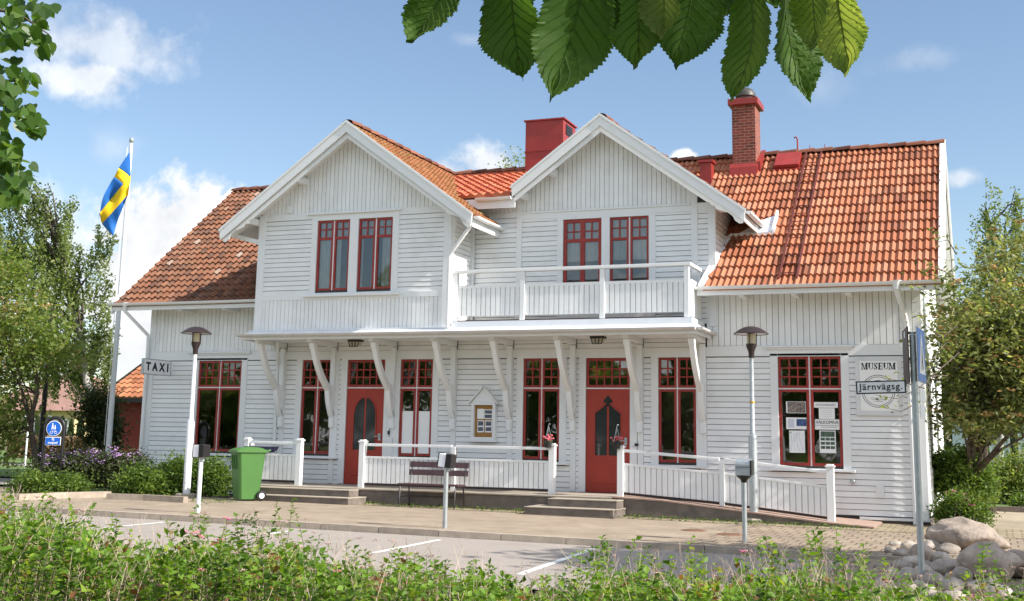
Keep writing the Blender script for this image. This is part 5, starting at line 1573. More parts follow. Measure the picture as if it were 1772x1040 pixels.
random.seed(11)
b1 = px_blobs([(48, 345, 22, 45), (70, 330, 22, 30), (100, 375, 30, 45), (130, 360, 16, 25), (125, 420, 40, 50), (70, 430, 50, 55), (165, 420, 18, 40), (192, 400, 14, 30), (30, 420, 40, 55), (175, 490, 28, 60), (185, 560, 25, 50), (110, 500, 60, 60), (50, 520, 60, 60), (140, 590, 60, 60), (185, 610, 26, 40), (70, 580, 60, 50), (130, 610, 40, 30), (20, 330, 30, 50), (10, 420, 40, 60)], 42, 1.0)
birch('tall weeping birch behind the flagpole', ground_at(196, 42), at_d(100, 420, 42), b1, 400, 78, .115)
b2 = px_blobs([(0, 520, 60), (40, 570, 60, 50), (90, 600, 40, 36), (10, 640, 50, 40), (80, 625, 40, 26), (-40, 600, 70), (5, 720, 36, 40), (-30, 700, 60, 60), (-5, 760, 40, 36), (128, 622, 26, 18), (0, 470, 50, 40)], 31, 1.0)
tree('leafy_tree', 'yellowish green leafy tree by the footpath sign', 'tree', ground_at(66, 31), at_d(60, 560, 31),   .09, b2, 270, 50, .32, .13, L_LIGHT, n_limbs=14, droop=.3, blossom=(BLOSSOM, .12, .06))
b3 = px_blobs([(165, 692, 22, 20), (184, 690, 14, 18), (155, 715, 20, 22), (180, 735, 26, 28), (165, 752, 24, 24), (192, 728, 12, 18), (184, 765, 20, 18)], 33, 1.0)
tree('plum_tree', 'small dark leaved tree in front of the red shed', 'tree', ground_at(182, 33), at_d(182, 690, 33), .07, b3, 130, 60, .18, .1, L_DARK, n_limbs=16, shell=.2)
# --- the blooming tree by the east gable
b4 = px_blobs([(1720, 520, 60, 55), (1690, 600, 60, 50), (1745, 620, 60, 60), (1660, 660, 40, 50), (1720, 690, 60, 50), (1690, 730, 45, 30), (1765, 700, 50, 60), (1640, 600, 26, 40, -1.6), (1770, 540, 40, 60), (1800, 620, 70, 90), (1705, 450, 30, 35), (1740, 420, 30, 40), (1780, 460, 40, 50), (1645, 500, 24, 22, -1.5), (1655, 545, 30, 25, -1.5), (1850, 560, 70, 100), (1680, 570, 40, 30), (1650, 720, 30, 25)], 23.5, 1.0)
rowan = tree('blooming_tree', 'tree with cream and orange blossom leaning over the east end of the house', 'tree', ground_at(1662, 25.0, -.02), at_d(1705, 560, 23.5), .15, b4, 340, 46, .21, .13, L_ROWAN, n_limbs=40, aspect=.4, fork=.3, blossom=(BLOSSOM, .65, .08))
# loose twigs that reach out in front of the corner
tw = MB(); lp, tt = [], []
def sprig(path, d, n):
    pts = [at_d(x, y, dd) for (x, y), dd in zip(path, d)]
    tw.tube(pts, [.012 * (1 - .7 * i / (len(pts) - 1)) for i in range(len(pts))], 5)
    for a, b in zip(pts, pts[1:]):
        for _ in range(n):
            c = a.lerp(b, random.random()) + V((random.gauss(0, .05), random.gauss(0, .05), random.gauss(0, .06)))
            lp.append(tuple(c)); tt.append(random.uniform(.2, .9))
    for _ in range(5):
        c = pts[-1] + V((random.gauss(0, .06), random.gauss(0, .06), random.gauss(0, .05))); lp.append(tuple(c)); tt.append(random.uniform(.3, 1))
sprig([(1660, 610), (1625, 640), (1590, 672), (1552, 690), (1515, 683)], (22, 21, 20, 19.2, 19), 3)
sprig([(1660, 560), (1630, 585), (1600, 560), (1590, 540)], (22, 21, 20.5, 20.3), 6)
sprig([(1660, 490), (1635, 470), (1612, 460), (1596, 470)], (22, 21, 20.5, 20.2), 9)
sprig([(1650, 520), (1620, 520), (1600, 505), (1575, 488)], (22, 21, 20.5, 20.2), 8)
sprig([(1655, 440), (1640, 415), (1620, 420), (1612, 400)], (22, 21.2, 20.8, 20.5), 8)
sprig([(1640, 650), (1615, 650), (1605, 690), (1600, 720)], (22, 21, 20.5, 20.2), 8)
sprig([(1600, 672), (1565, 662), (1538, 655)], (20, 19.2, 19), 3)
sprig([(1600, 690), (1560, 712), (1528, 705)], (20, 19.2, 19), 3)
sprig([(1640, 590), (1615, 620), (1600, 640)], (22, 21, 20.5), 9)
tw.build('twigs', BARK, rowan, True)
leaf_cloud('leaves', L_ROWAN, np.array(lp), .1, rowan, .2, .45, .2, np.array(tt))
# --- taller trees behind it
b5 = px_blobs([(1715, 330, 16, 28), (1700, 365, 22, 30), (1725, 385, 24, 30), (1760, 350, 14, 40), (1765, 400, 22, 40), (1700, 420, 26, 30), (1735, 450, 30, 40), (1690, 480, 22, 40), (1760, 480, 40, 60), (1720, 530, 50, 60)], 44, 1.0)
birch('slender weeping tree rising behind the blooming tree', ground_at(1722, 44), at_d(1715, 390, 44), b5, 110, 60, .11, 'weeping_tree')
b6 = px_blobs([(1660, 560, 30, 40), (1690, 600, 50, 60), (1650, 640, 30, 60), (1740, 620, 60, 70), (1700, 700, 60, 50), (1640, 690, 25, 40)], 36, 1.0)
tree('dark_tree', 'dense dark tree behind the back corner of the house', 'tree', ground_at(1690, 36), at_d(1690, 580, 36), .16, b6, 260, 60, .3, .15, L_DARK, n_limbs=18, shell=.3)
b7 = px_blobs([(885, 300, 16, 20), (870, 282, 8, 8), (898, 275, 8, 9), (905, 290, 10, 12), (890, 340, 30, 30), (900, 400, 40, 50)], 46, 1.0)
tree('back_tree', 'tree whose top shows above the low roof between the gables', 'tree', ground_at(890, 46), at_d(890, 290, 46), .14, b7, 90, 26, .22, .13, L_LIGHT, n_limbs=30, shell=.2)


# --- shrubs
def shrub(name, label, px, py, d, blobs, n, per, spread, leaf, lm, blossom=None, aspect=.5, group=None, shell=.35):
    base = ground_at(px, d)
    t = thing(name, label, 'shrub', base, group)
    pts, tint, cl = blob_points(blobs, n, per, spread, shell)
    ok = pts[:, 2] > base.z + .02; pts, tint = pts[ok], tint[ok]
    st = MB()
    for i in rng.choice(len(cl), min(26, len(cl)), replace=False): limb(st, base + V((random.gauss(0, .12), random.gauss(0, .12), -.03)), V(cl[i]), .012, .004, 4, .1, .05, 5)
    st.build('stems', BARK, t, True)
    leaf_cloud('foliage', lm, pts, leaf, t, .4, aspect, 0, tint)
    if blossom:
        m_, frac, sz, k = blossom; f = MB()
        top = sorted(cl, key=lambda c: -(c[2] + random.uniform(0, .4)))[:int(len(cl) * frac)]
        for c0 in top:
            c = V(c0) + V((random.gauss(0, spread * .5), random.gauss(0, spread * .5), spread * .8)); rr = random.random()
            for _ in range(k):
                q = c + V((random.gauss(0, sz), random.gauss(0, sz), random.gauss(0, sz * .7))); s = sz * random.uniform(.35, .65)
                f.add([q + V((-s, 0, 0)), q + V((0, -s, .2 * s)), q + V((s, 0, 0)), q + V((0, s, .2 * s)), q + V((0, 0, .7 * s)), q + V((0, 0, -.5 * s))], [(0, 1, 4), (1, 2, 4), (2, 3, 4), (3, 0, 4), (1, 0, 5), (2, 1, 5), (3, 2, 5), (0, 3, 5)], rr)
        f.build('blossom', m_, t)
    return t


shrub('lilac_shrub', 'purple flowering shrub behind the path sign', 120, 845, 26.6, px_blobs([(100, 815, 40, 26), (140, 812, 34, 28), (75, 830, 28, 16)], 26.6), 130, 55, .15, .075, L_DARK, (LILAC, .3, .05, 9))
shrub('lilac_shrub', 'purple flowering shrub against the west end of the house', 210, 845, 26.9, px_blobs([(195, 812, 32, 30), (230, 806, 24, 26), (165, 820, 22, 22)], 26.9), 120, 55, .15, .075, L_DARK, (LILAC, .32, .05, 9))
shrub('low_shrub', 'low dark green shrub at the foot of the path sign', 60, 850, 25.3, px_blobs([(60, 838, 30, 16), (120, 842, 34, 14), (40, 846, 14, 10)], 25.3), 100, 55, .12, .07, L_SHRUB)
shrub('low_shrub', 'bright green shrub behind the left lamp post', 255, 862, 25.4, px_blobs([(250, 838, 40, 26), (295, 836, 34, 28), (225, 848, 22, 16)], 25.4), 190, 60, .13, .075, L_SHRUB)
shrub('low_shrub', 'dark green shrub between the left lamp post and the green bin', 360, 862, 25.6, px_blobs([(365, 832, 34, 32), (340, 830, 30, 30), (320, 812, 30, 16)], 25.8), 180, 60, .14, .075, L_SHRUB)
shrub('spirea_bush', 'bright green bush with pink flowers at the house corner', 1660, 905, 21.6, px_blobs([(1655, 888, 34, 20), (1688, 888, 22, 18), (1660, 868, 26, 14)], 21.8), 170, 60, .1, .06, L_SHRUB, (PINKF, .16, .03, 8))
shrub('leafy_shrub', 'mid green shrub against the east gable wall', 1655, 880, 24.0, px_blobs([(1655, 835, 36, 30), (1690, 828, 22, 34), (1635, 815, 22, 30), (1660, 800, 26, 22)], 24.6), 190, 60, .15, .085, L_SHRUB)
shrub('leafy_shrub', 'broad shrub on the far side of the yard', 1750, 872, 31, px_blobs([(1735, 830, 26, 34), (1765, 835, 34, 36), (1712, 838, 20, 26), (1790, 820, 40, 50)], 31), 200, 60, .22, .1, L_LIGHT)
shrub('leafy_shrub', 'low round shrub at the edge of the side lawn', 1765, 885, 28, px_blobs([(1768, 872, 14, 11), (1785, 870, 16, 14)], 28), 50, 50, .1, .08, L_SHRUB)
shrub('rose_bush', 'pale pink flowering bush in the yard beside the east gable', 1705, 880, 27, px_blobs([(1702, 860, 12, 16), (1690, 850, 12, 14)], 27), 50, 50, .1, .07, L_LIGHT, (mat('pale_rose', (.7, .55, .5), .8, .2, 9), .5, .04, 6))
# tall trees off to the side that shade the street: only their shade shows
b8 = [((23.6, -9.2, 5.2), (1.9, 2.0, 1.6)), ((25.2, -9.6, 6.4), (2.0, 1.8, 1.7)), ((22.6, -8.4, 4.4), (1.3, 1.5, 1.1))]
tree('chestnut_tree', 'broad tree standing on the street side east of the boulders', 'tree', (24.6, -9.4, -.1), (24.6, -9.4, 6), .22, b8, 240, 34, .38, .26, L_SHRUB, n_limbs=18)

# bed edging
be = MB()
def curb(pts, w=.14, h=.14):
    for a, b in zip(pts, pts[1:]):
        n_ = max(1, int((b - a).length / .9))
        for i in range(n_):
            p, q = a.lerp(b, i / n_), a.lerp(b, (i + .985) / n_)
            be.beam(p + V((0, 0, h * .3)), q + V((0, 0, h * .3)), w, h, r=random.random())
curb([on_g(28, 866), on_g(110, 862), on_g(190, 860)]); curb([on_g(186, 864), on_g(250, 866), on_g(322, 870)])
tag(be.build('bed_edging', mat('edging_stone', (.36, .3, .24), .9, .2, 6, bump=.3, bscale=40, rnd=.2)), 'row of stone edging along the front of the flower bed', 'edging')

# --- the spirea hedge in front, close to the camera
hedge = thing('hedge', 'ragged green spirea hedge with dry twigs and pink flowers in front of the car park', 'hedge', ground_at(886, 7.5, -.12))
HT = [(-400, 885), (-120, 880), (0, 884), (60, 892), (130, 910), (200, 940), (260, 952), (330, 942), (400, 938), (450, 942), (500, 950), (560, 972), (640, 986), (700, 982), (770, 988), (850, 1006), (940, 1022), (1000, 1008), (1060, 988), (1130, 992), (1200, 1010), (1290, 992), (1330, 984), (1400, 996), (1490, 1006), (1545, 1026), (1600, 1040), (1660, 1044), (1710, 1036), (1772, 1030), (1900, 1010), (2200, 1000)]
def htop(x):
    for (a, ya), (b, yb) in zip(HT, HT[1:]):
        if a <= x <= b: return ya + (yb - ya) * (x - a) / (b - a)
    return 985
st = MB(); dead = MB(); hp, hd, hs, hti = [], [], [], []
fl_c, wf_c = [], []
random.seed(5)
def stem(px, d, ytop, live, thick):
    top = at_d(px, ytop, d); g = gz(top.x) - .13
    sp_ = .06 if live else .16
    base = V((top.x + random.gauss(0, sp_), top.y + random.gauss(0, sp_), g))
    h = top.z - g
    if h < .1: return
    bend = V((random.gauss(0, .06), random.gauss(0, .06), 0)) * h * (1 if live else 2)
    pts = [base.lerp(top, t) + bend * (math.sin(PI * t) if t < 1 else 0) for t in (0, .3, .55, .8, 1)]
    (st if live else dead).tube(pts, [thick, thick * .9, thick * .75, thick * .6, thick * .35], 4, random.random())
    return pts, h
def along(pts, t):
    f = t * (len(pts) - 1); i = min(int(f), len(pts) - 2); return pts[i].lerp(pts[i + 1], f - i)
for k in range(1560):
    px = random.uniform(-380, 2100); d = random.uniform(6.0, 9.2)
    far = (d - 6.0) / 3.2
    y0_ = htop(px)
    shoot = random.random() < .15
    ytop = y0_ + random.uniform(-4, 60) * (1.2 - .6 * far) if not shoot else y0_ - random.uniform(5, 55 if (px < 700 or px > 1000) else 30)
    if shoot and random.random() < .12: ytop -= random.uniform(10, 35)
    got = stem(px, d, ytop, True, .0032)
    if not got: continue
    pts, h = got
    n = int((20 if shoot else 30) * min(1.3, h / .6 + .2))
    tint = random.gauss(.52, .22)
    lean = random.random()
    for j in range(n):
        t = 1 - (j / n) ** 1.25 * (.75 if not shoot else .6)
        p = along(pts, max(.05, t)); a = j * 2.4 + random.gauss(0, .4)
        dr = V((math.cos(a), math.sin(a), random.gauss(.35, .3))).normalized()
        L_ = random.uniform(.036, .066) * (.6 if t > .97 else 1)
        if t < .4: L_ *= .85
        hp.append(p); hd.append(dr); hs.append(L_); hti.append(min(1, max(0, tint + random.gauss(0, .14) + (.06 if t > .9 else 0))))
    if random.random() < (.006 if not (250 < px < 420) else .05): fl_c.append(pts[-1])
    elif random.random() < .11: wf_c.append(pts[-1])
for k in range(1420):
    px = random.uniform(-350, 2080); d = random.uniform(6.2, 8.8)
    ytop = htop(px) + random.uniform(-52, 60) - (14 if random.random() < .2 else 0)
    got = stem(px, d, ytop, False, .0024)
    if not got: continue
    pts, h = got
    for _ in range(random.randint(0, 3)):
        t = random.uniform(.55, .95); p = along(pts, t)
        q = p + V((random.gauss(0, .035), random.gauss(0, .035), random.uniform(.03, .11))); dead.tube([p, p.lerp(q, .5) + V((random.gauss(0, .006), 0, 0)), q], [.0015, .0013, .0009], 3, random.random())
    if random.random() < .12: wf_c.append(pts[-1])
# a handful of tall single shoots the photograph shows
for px, ytop, d in ((18, 862, 8), (66, 858, 8.2), (160, 862, 8.4), (186, 905, 8.2), (340, 875, 8.6), (485, 868, 8.6), (500, 860, 8.5), (610, 935, 8.3), (820, 962, 8), (1038, 928, 8.4), (1045, 935, 8.2), (1110, 930, 8.4), (1118, 945, 8), (1210, 950, 8.2), (1330, 930, 8.3), (1396, 905, 8.6), (1404, 915, 8.2), (1426, 915, 8.4), (1490, 935, 8.3), (1494, 945, 8.4), (1710, 935, 8), (1700, 950, 8.2)):
    for q in range(2):
        got = stem(px + random.gauss(0, 6), d + random.gauss(0, .1), ytop + random.uniform(0, 22), True, .0035)
        if not got: continue
        pts, h = got
        for j in range(22):
            t = 1 - (j / 22) * .5; p = along(pts, t); a = j * 2.4
            hp.append(p); hd.append(V((math.cos(a), math.sin(a), random.gauss(.4, .3))).normalized()); hs.append(random.uniform(.036, .062)); hti.append(min(1, max(0, random.gauss(.5, .18))))
st.build('stems', mat('green_stem', (.12, .085, .045), .8, .2, 12, rnd=.3), hedge, True); dead.build('twigs', TWIGM, hedge, True)
# bushy side shoots that fill the hedge
for k in range(1030):
    px = random.uniform(-380, 2100); d = random.uniform(6.0, 9.0); y_ = htop(px) + random.uniform(6, 34) + abs(random.gauss(0, 40))
    c = at_d(px, y_, d)
    if c.z < gz(c.x) - .05: continue
    ti = min(1, max(0, random.gauss(.5, .2))); r = random.uniform(.03, .075)
    for j in range(random.randint(10, 22)):
        o_ = V((random.gauss(0, r), random.gauss(0, r), random.gauss(0, r * .7))); p = c + o_
        dr = (o_.normalized() + V((random.gauss(0, .4), random.gauss(0, .4), random.gauss(.25, .35)))).normalized()
        hp.append(p); hd.append(dr); hs.append(random.uniform(.034, .068)); hti.append(min(1, max(0, ti + random.gauss(0, .16))))
    q = c + V((random.gauss(0, .06), random.gauss(0, .06), -random.uniform(.1, .25))); st.tube([q, c], [.0022, .0012], 3, random.random())
# leaves pointing along their own stalks
P_ = np.array([tuple(p) for p in hp]); D_ = np.array([tuple(d) for d in hd]); S_ = np.array(hs)[:, None]
rv = rng.normal(size=P_.shape) * .35 + np.array([0, 0, 1.0]); sd_ = np.cross(D_, rv); sd_ /= np.linalg.norm(sd_, axis=1)[:, None]; nn = np.cross(sd_, D_)
n = len(P_)
v = np.empty((n, 6, 3))
v[:, 0] = P_; v[:, 1] = P_ + D_ * S_ * .45 + sd_ * S_ * .34 + nn * S_ * .1; v[:, 2] = P_ + D_ * S_ * .95 - nn * S_ * .1; v[:, 3] = P_ + D_ * S_ * .45 - sd_ * S_ * .27 + nn * S_ * .08
v[:, 4] = P_ + D_ * S_ * .5 - nn * S_ * .02; v[:, 5] = v[:, 2]
q = np.concatenate([np.arange(n)[:, None] * 6 + np.array([0, 1, 2, 4]), np.arange(n)[:, None] * 6 + np.array([0, 4, 2, 3])])
np_mesh('foliage', v.reshape(-1, 3), q, np.concatenate([np.array(hti)] * 2), L_HEDGE, hedge)
def clusters(name, cs_, m_, k, rad, s0):
    f = MB()
    for c in cs_:
        rr = random.random()
        for _ in range(k):
            q = V(c) + V((random.gauss(0, rad), random.gauss(0, rad), random.gauss(0, rad * .3) + .004)); s = s0 * random.uniform(.6, 1.2)
            f.add([q + V((-s, 0, 0)), q + V((0, -s, .2 * s)), q + V((s, 0, 0)), q + V((0, s, .2 * s)), q + V((0, 0, .7 * s)), q + V((0, 0, -.5 * s))], [(0, 1, 4), (1, 2, 4), (2, 3, 4), (3, 0, 4), (1, 0, 5), (2, 1, 5), (3, 2, 5), (0, 3, 5)], min(1, max(0, rr + random.gauss(0, .15))))
    f.build(name, m_, hedge)
for px, py in ((335, 922), (342, 928), (352, 930), (318, 921), (385, 935), (120, 932), (445, 972), (735, 998), (700, 1010), (1680, 1032), (1690, 1036)): fl_c.append(at_d(px + random.gauss(0, 3), py, 7.2))
clusters('blossom', fl_c, PINKF, 22, .013, .006); clusters('withered_blossom', wf_c, PALEF, 16, .011, .005)

# --- chestnut leaves hanging into the top of the picture
L_CHEST = leaf_mat('chestnut_leaf', [(0, (.032, .075, .012)), (.5, (.075, .15, .022)), (.8, (.15, .22, .05)), (1, (.26, .31, .10))], .5, .55, .25)
FH = V((FWD.x, FWD.y, 0)).normalized(); RH = V((RT.x, RT.y, 0)).normalized()
CT = V((EYE.x, EYE.y, 0)) + RH * 3.4 + FH * .4; CT.z = gz(CT.x) - .13
ch = thing('horse_chestnut', 'horse chestnut with big toothed leaves hanging down close in front of the camera', 'tree', CT)
cm = MB(); limb(cm, CT + V((0, 0, -.1)), CT + V((0, 0, 6)), .2, .08, 8, .02, 0, 12)
cb_ = [CT - FH * 2.6 + V((0, 0, 4.6)), CT - FH * 3.4 + RH * 1.5 + V((0, 0, 5.4)), CT - FH * 2.2 + RH * 1.6 + V((0, 0, 6.2))]
for q in cb_: limb(cm, CT + V((0, 0, q.z - 1.4)), q, .08, .03, 5, .08, .03, 7)
cm.build('trunk', BARK, ch, True)
pts, tint, cl = blob_points([(tuple(q), (1.2, 1.2, 1.0)) for q in cb_], 60, 22, .3, .4)
leaf_cloud('crown', L_CHEST, pts, .2, ch, .3, .45, .5, tint)
BASES = []
def big_leaf(bx, by, tx, ty, hw, d, yaw, tint, curl=.0, wide=.62):
    BASES.append((bx, by, d))
    base, tip = at_d(bx, by, d), at_d(tx, ty, d + random.uniform(-.04, .04))
    ax = tip - base; L_ = ax.length; ax.normalize()
    nrm = -FWD - ax * (-FWD).dot(ax); nrm.normalize()
    nrm = (Matrix.Rotation(yaw, 3, ax) @ nrm); sd = ax.cross(nrm)
    W_ = hw / F_PX * d / max(.35, abs(math.cos(yaw)))
    R_, C_ = 84, 11; sd0 = random.uniform(0, 9); tws = random.uniform(-.7, .7); bnd = random.uniform(-.09, .09)
    vs, ys = [], []
    for i in range(R_ + 1):
        t = i / R_
        k_ = (t - wide) / (1 - wide)
        w = math.sin(PI * min(1, t / (2 * wide))) ** .85 if t < wide else (max(0, 1 - (k_ * 1.1) ** 1.9) + .045 * (1 - k_))
        w *= 1 + .12 * noise.noise(V((t * 5, sd0, 0))) + .05 * noise.noise(V((t * 14, sd0, 5)))
        w = max(0.004, w) * W_
        tooth = 1 + ((.045 if i % 2 else -.03) + .03 * noise.noise(V((t * 40, sd0, 3)))) * (t > .12)
        for j in range(C_):
            s = (j - (C_ - 1) / 2) / ((C_ - 1) / 2)
            ww = w * (tooth if abs(s) > .99 else 1)
            fwd = (.008 if abs(s) > .99 and i % 2 else 0) * L_
            pleat = .005 * math.sin(2 * PI * (t * 13 - abs(s) * 2.4)) * (abs(s) ** .5) * (1 - t * .5)
            z = abs(s) ** 1.3 * W_ * .34 + pleat - curl * t * t * L_ - .03 * L_ * math.sin(PI * t)
            an = tws * (t - .5) + .25 * math.sin(t * 5 + sd0); sd_t = sd * math.cos(an) + nrm * math.sin(an); nr_t = nrm * math.cos(an) - sd * math.sin(an)
            vs.append(base + ax * (L_ * t + fwd + abs(s) * .05 * L_) + sd * (bnd * L_ * math.sin(PI * t)) + sd_t * s * ww + nr_t * (z + .012 * L_ * noise.noise(V((t * 6, s * 2, sd0)))))
    m = MB()
    m.add(vs, [(i * C_ + j, i * C_ + j + 1, (i + 1) * C_ + j + 1, (i + 1) * C_ + j) for i in range(R_) for j in range(C_ - 1)], tint)
    m.r = [min(1, max(0, tint + .3 * noise.noise(V((i * .04, j * .2, sd0))))) for i in range(R_) for j in range(C_ - 1)]
    lf = m.build('leaf', L_CHEST, ch, True)
    rb = MB(); rb.tube([V(vs[i * C_ + 5]) + nrm * .0006 for i in range(0, R_ - 1, 7)], [.0022 * (1 - i / R_) + .0006 for i in range(0, R_ - 1, 7)], 5, min(1, tint + .25))
    for k in range(1, 13):                 # side veins running up to the edge
        for sg in (-1, 1):
            pts = []
            for q in range(6):
                s_ = q / 5 * .92; t_ = (k + .25) / 13 + s_ * 2.4 / 13
                if t_ < .97: pts.append(V(vs[int(t_ * R_) * C_ + int(round(5 + sg * s_ * 5))]) + nrm * .0008)
            pts = [p for i, p in enumerate(pts) if i == 0 or (p - pts[i - 1]).length > .002]
            if len(pts) > 2: rb.tube(pts, [.0009 * (1 - .6 * i / len(pts)) for i in range(len(pts))], 4, min(1, tint + .14))
    rb.build('veins', L_CHEST, lf, True)
for a in ((800, -75, 716, 74, 44, 2.0, .35, .45), (862, -120, 903, 132, 52, 2.05, .5, .35), (1004, -160, 952, 163, 66, 1.95, -.15, .3), (1030, -60, 1053, 62, 26, 2.0, .7, .45), (1104, -110, 1104, 114, 46, 2.08, .5, .5),
          (1205, -130, 1166, 112, 58, 2.1, -.3, .3), (1150, -100, 1150, 62, 30, 2.0, .8, .95), (1292, -60, 1270, 170, 40, 2.0, .45, .6), (1366, -90, 1394, 168, 42, 2.05, -.5, .45), (1402, -90, 1412, 80, 28, 1.95, .8, .75),
          (1432, -80, 1470, 122, 30, 2.1, .9, .9), (960, -150, 880, 60, 40, 2.15, .2, .2), (1330, -90, 1340, 14, 40, 2.1, 0, .3), (1240, -110, 1225, 40, 50, 2.2, .1, .15)):
    big_leaf(*a)
tb_ = MB()
hub = [at_d(x, y, d) for x, y, d in ((860, -130, 2.08), (1000, -165, 2.0), (1130, -150, 2.08), (1280, -110, 2.08), (1420, -100, 2.05))]
tb_.tube([at_d(700, -260, 2.3), at_d(900, -250, 2.2), at_d(1100, -280, 2.15), at_d(1350, -300, 2.1), at_d(1800, -420, 2.2), at_d(2700, -950, 2.3), CT + V((0, 0, 3.3))], [.004, .006, .008, .011, .015, .024, .06], 8)
for bx, by, d in BASES:
    a_ = at_d(bx + (18 if bx < 1100 else -18), -268 - (bx > 1250) * 25, 2.16); e_ = at_d(bx, by, d)
    tb_.tube([a_, a_.lerp(e_, .5) + V((0, 0, .008)), e_], [.003, .0026, .0022], 6)
tb_.build('twig', BARK, ch, True)

# --- leafy branch at the upper edge of the west side
_g = at_d(-1050, 300, 5.9)
lb = thing('lime_tree', 'lime tree close to the camera whose leafy twigs reach in beside the flagpole sky', 'tree', (_g.x, _g.y, gz(_g.x) - .13))
LV = MB(); L_LIME = leaf_mat('lime_leaf', [(0, (.02, .05, .01)), (.5, (.055, .12, .015)), (1, (.14, .22, .04))], .45, .4, .4)
def lime_leaf(c, s, rr):
    d = V((random.gauss(.25, .5), random.gauss(0, .6), random.gauss(-.6, .4))).normalized(); nr = V((random.gauss(0, .5), random.gauss(-.5, .5), random.gauss(.6, .5))).normalized()
    sd = d.cross(nr).normalized(); nn_ = sd.cross(d)
    o = [(0, 0), (-.08, .28), (.1, .47), (.38, .5), (.66, .36), (.86, .14), (1.05, 0)]
    rows = [(x, y) for x, y in o]
    vs = [c + d * s * x + sd * s * y + nn_ * s * .22 * abs(y) for x, y in rows] + [c + d * s * x - sd * s * y + nn_ * s * .22 * abs(y) for x, y in rows[1:-1]] + [c + d * s * t for t in (.05, .15, .38, .66, .86)]
    n0 = len(rows)
    mid = [0] + [n0 + 5 + k for k in range(5)] + [n0 - 1]
    for side in (0, 1):
        e = list(range(n0)) if side == 0 else [0] + [n0 + k for k in range(5)] + [n0 - 1]
        for a in range(n0 - 1):
            f = [e[a], e[a + 1], mid[a + 1], mid[a]]; f = list(dict.fromkeys(f))
            if len(f) > 2: fs.append(tuple(f))
    return vs
for cx, cy, r, n in ((25, 25, 34, 24), (70, 18, 18, 8), (50, 65, 34, 24), (80, 88, 12, 6), (10, 75, 20, 12), (25, 150, 26, 15), (48, 140, 12, 6), (8, 160, 14, 8), (18, 205, 24, 14), (52, 215, 18, 12), (62, 235, 8, 5), (15, 275, 22, 14), (28, 305, 22, 16), (10, 335, 24, 14), (30, 345, 14, 8), (-40, 100, 60, 40), (-40, 250, 60, 40)):
    for _ in range(int(n * 1.6)):
        fs = []; c = at_d(cx + random.gauss(0, r * .55), cy + random.gauss(0, r * .5) - 10, 5 + random.gauss(0, .25))
        vs = lime_leaf(c, random.uniform(.042, .068), 0); LV.add(vs, fs, random.betavariate(2, 2))
LV.build('foliage', L_LIME, lb, True)
tb_ = MB()
for pth in ([(-200, 20), (-60, 10), (30, 22), (85, 60)], [(-200, 120), (-60, 130), (10, 140), (55, 138)], [(-200, 180), (-60, 185), (15, 195), (60, 225)], [(-200, 230), (-60, 240), (10, 265), (35, 320)]):
    tb_.tube([at_d(x, y, 5 + .02 * i) for i, (x, y) in enumerate(pth)], [.014, .01, .006, .003], 6)
tk = at_d(-1050, 300, 5.9); tz = gz(tk.x) - .13
for pth in ((-200, 20), (-200, 120), (-200, 180), (-200, 230)):
    e_ = at_d(*pth, 5); tb_.tube([V((tk.x, tk.y, e_.z - .35)), V((tk.x, tk.y, e_.z - .2)).lerp(e_, .5), e_], [.04, .025, .014], 7)
tb_.build('twig', BARK, lb, True)
tm = MB(); ts = limb(tm, V((tk.x, tk.y, tz - .1)), V((tk.x, tk.y, 6.5)), .13, .05, 8, .02, 0, 12)
lc = [at_d(-1250, 40, 6.1), at_d(-1150, -260, 6.4), at_d(-1350, -500, 6.6)]
for q in lc: limb(tm, V((tk.x, tk.y, min(5.6, q.z - .6))), q, .05, .02, 5, .08, .03, 7)
tm.build('trunk', BARK, lb, True)
pts, tint, cl = blob_points([(tuple(q), (1.0, 1.0, .9)) for q in lc], 90, 30, .22, .4)
leaf_cloud('crown', L_LIME, pts, .09, lb, .3, .8, .3, tint)

# --- boulders and cobbles by the sign pole
def rock(label, px, py, w, h, seed, grp, m, squash=1.0, name='boulder'):
    c = on_g(px, py, -.03); d = (c - EYE).dot(FWD); rw = w / F_PX * d / 2; rh = h / F_PX * d / 2
    t = np.linspace(0, 1, 1)
    import bmesh
    bm = bmesh.new(); bmesh.ops.create_icosphere(bm, subdivisions=4 if w > 60 else 3, radius=1)
    off = V((seed * 7.3, seed * 3.1, 0))
    for vv in bm.verts:
        p = vv.co.copy()
        k = 1 + .3 * noise.noise(p * 1.1 + off) + .16 * noise.noise(p * 2.6 + off) + .06 * noise.noise(p * 7 + off)
        # flat facets
        for q in range(3):
            nn_ = V((math.sin(seed + q * 2.2), math.cos(seed * 1.7 + q), math.sin(seed * .6 + q * 1.3))).normalized(); dd = p.dot(nn_) * k
            if dd > .74: k *= .74 / dd * .6 + .4
        vv.co = V((p.x * k * rw, p.y * k * rw * squash, p.z * k * rh))
    me = bpy.data.meshes.new(name); bm.to_mesh(me); bm.free()
    me.polygons.foreach_set('use_smooth', [True] * len(me.polygons))
    at = me.attributes.new('rnd', 'FLOAT', 'FACE'); at.data.foreach_set('value', np.full(len(me.polygons), (seed * .37) % 1, dtype=np.float32))
    me.materials.append(m)
    o = bpy.data.objects.new(name, me); COL.objects.link(o); o.location = (c.x, c.y + rw * squash * .5, c.z + rh * .8); o.rotation_euler.z = seed
    if name == 'boulder': o.rotation_euler.z = 0
    tag(o, label, 'boulder' if name == 'boulder' else 'stone', grp)
COBBLE = mat('pale_granite', (.40, .345, .29), .9, .35, 7, bump=.8, bscale=18, rnd=.28, stain=(.2, .16, .14), stain_amt=.7, stain_scale=4)
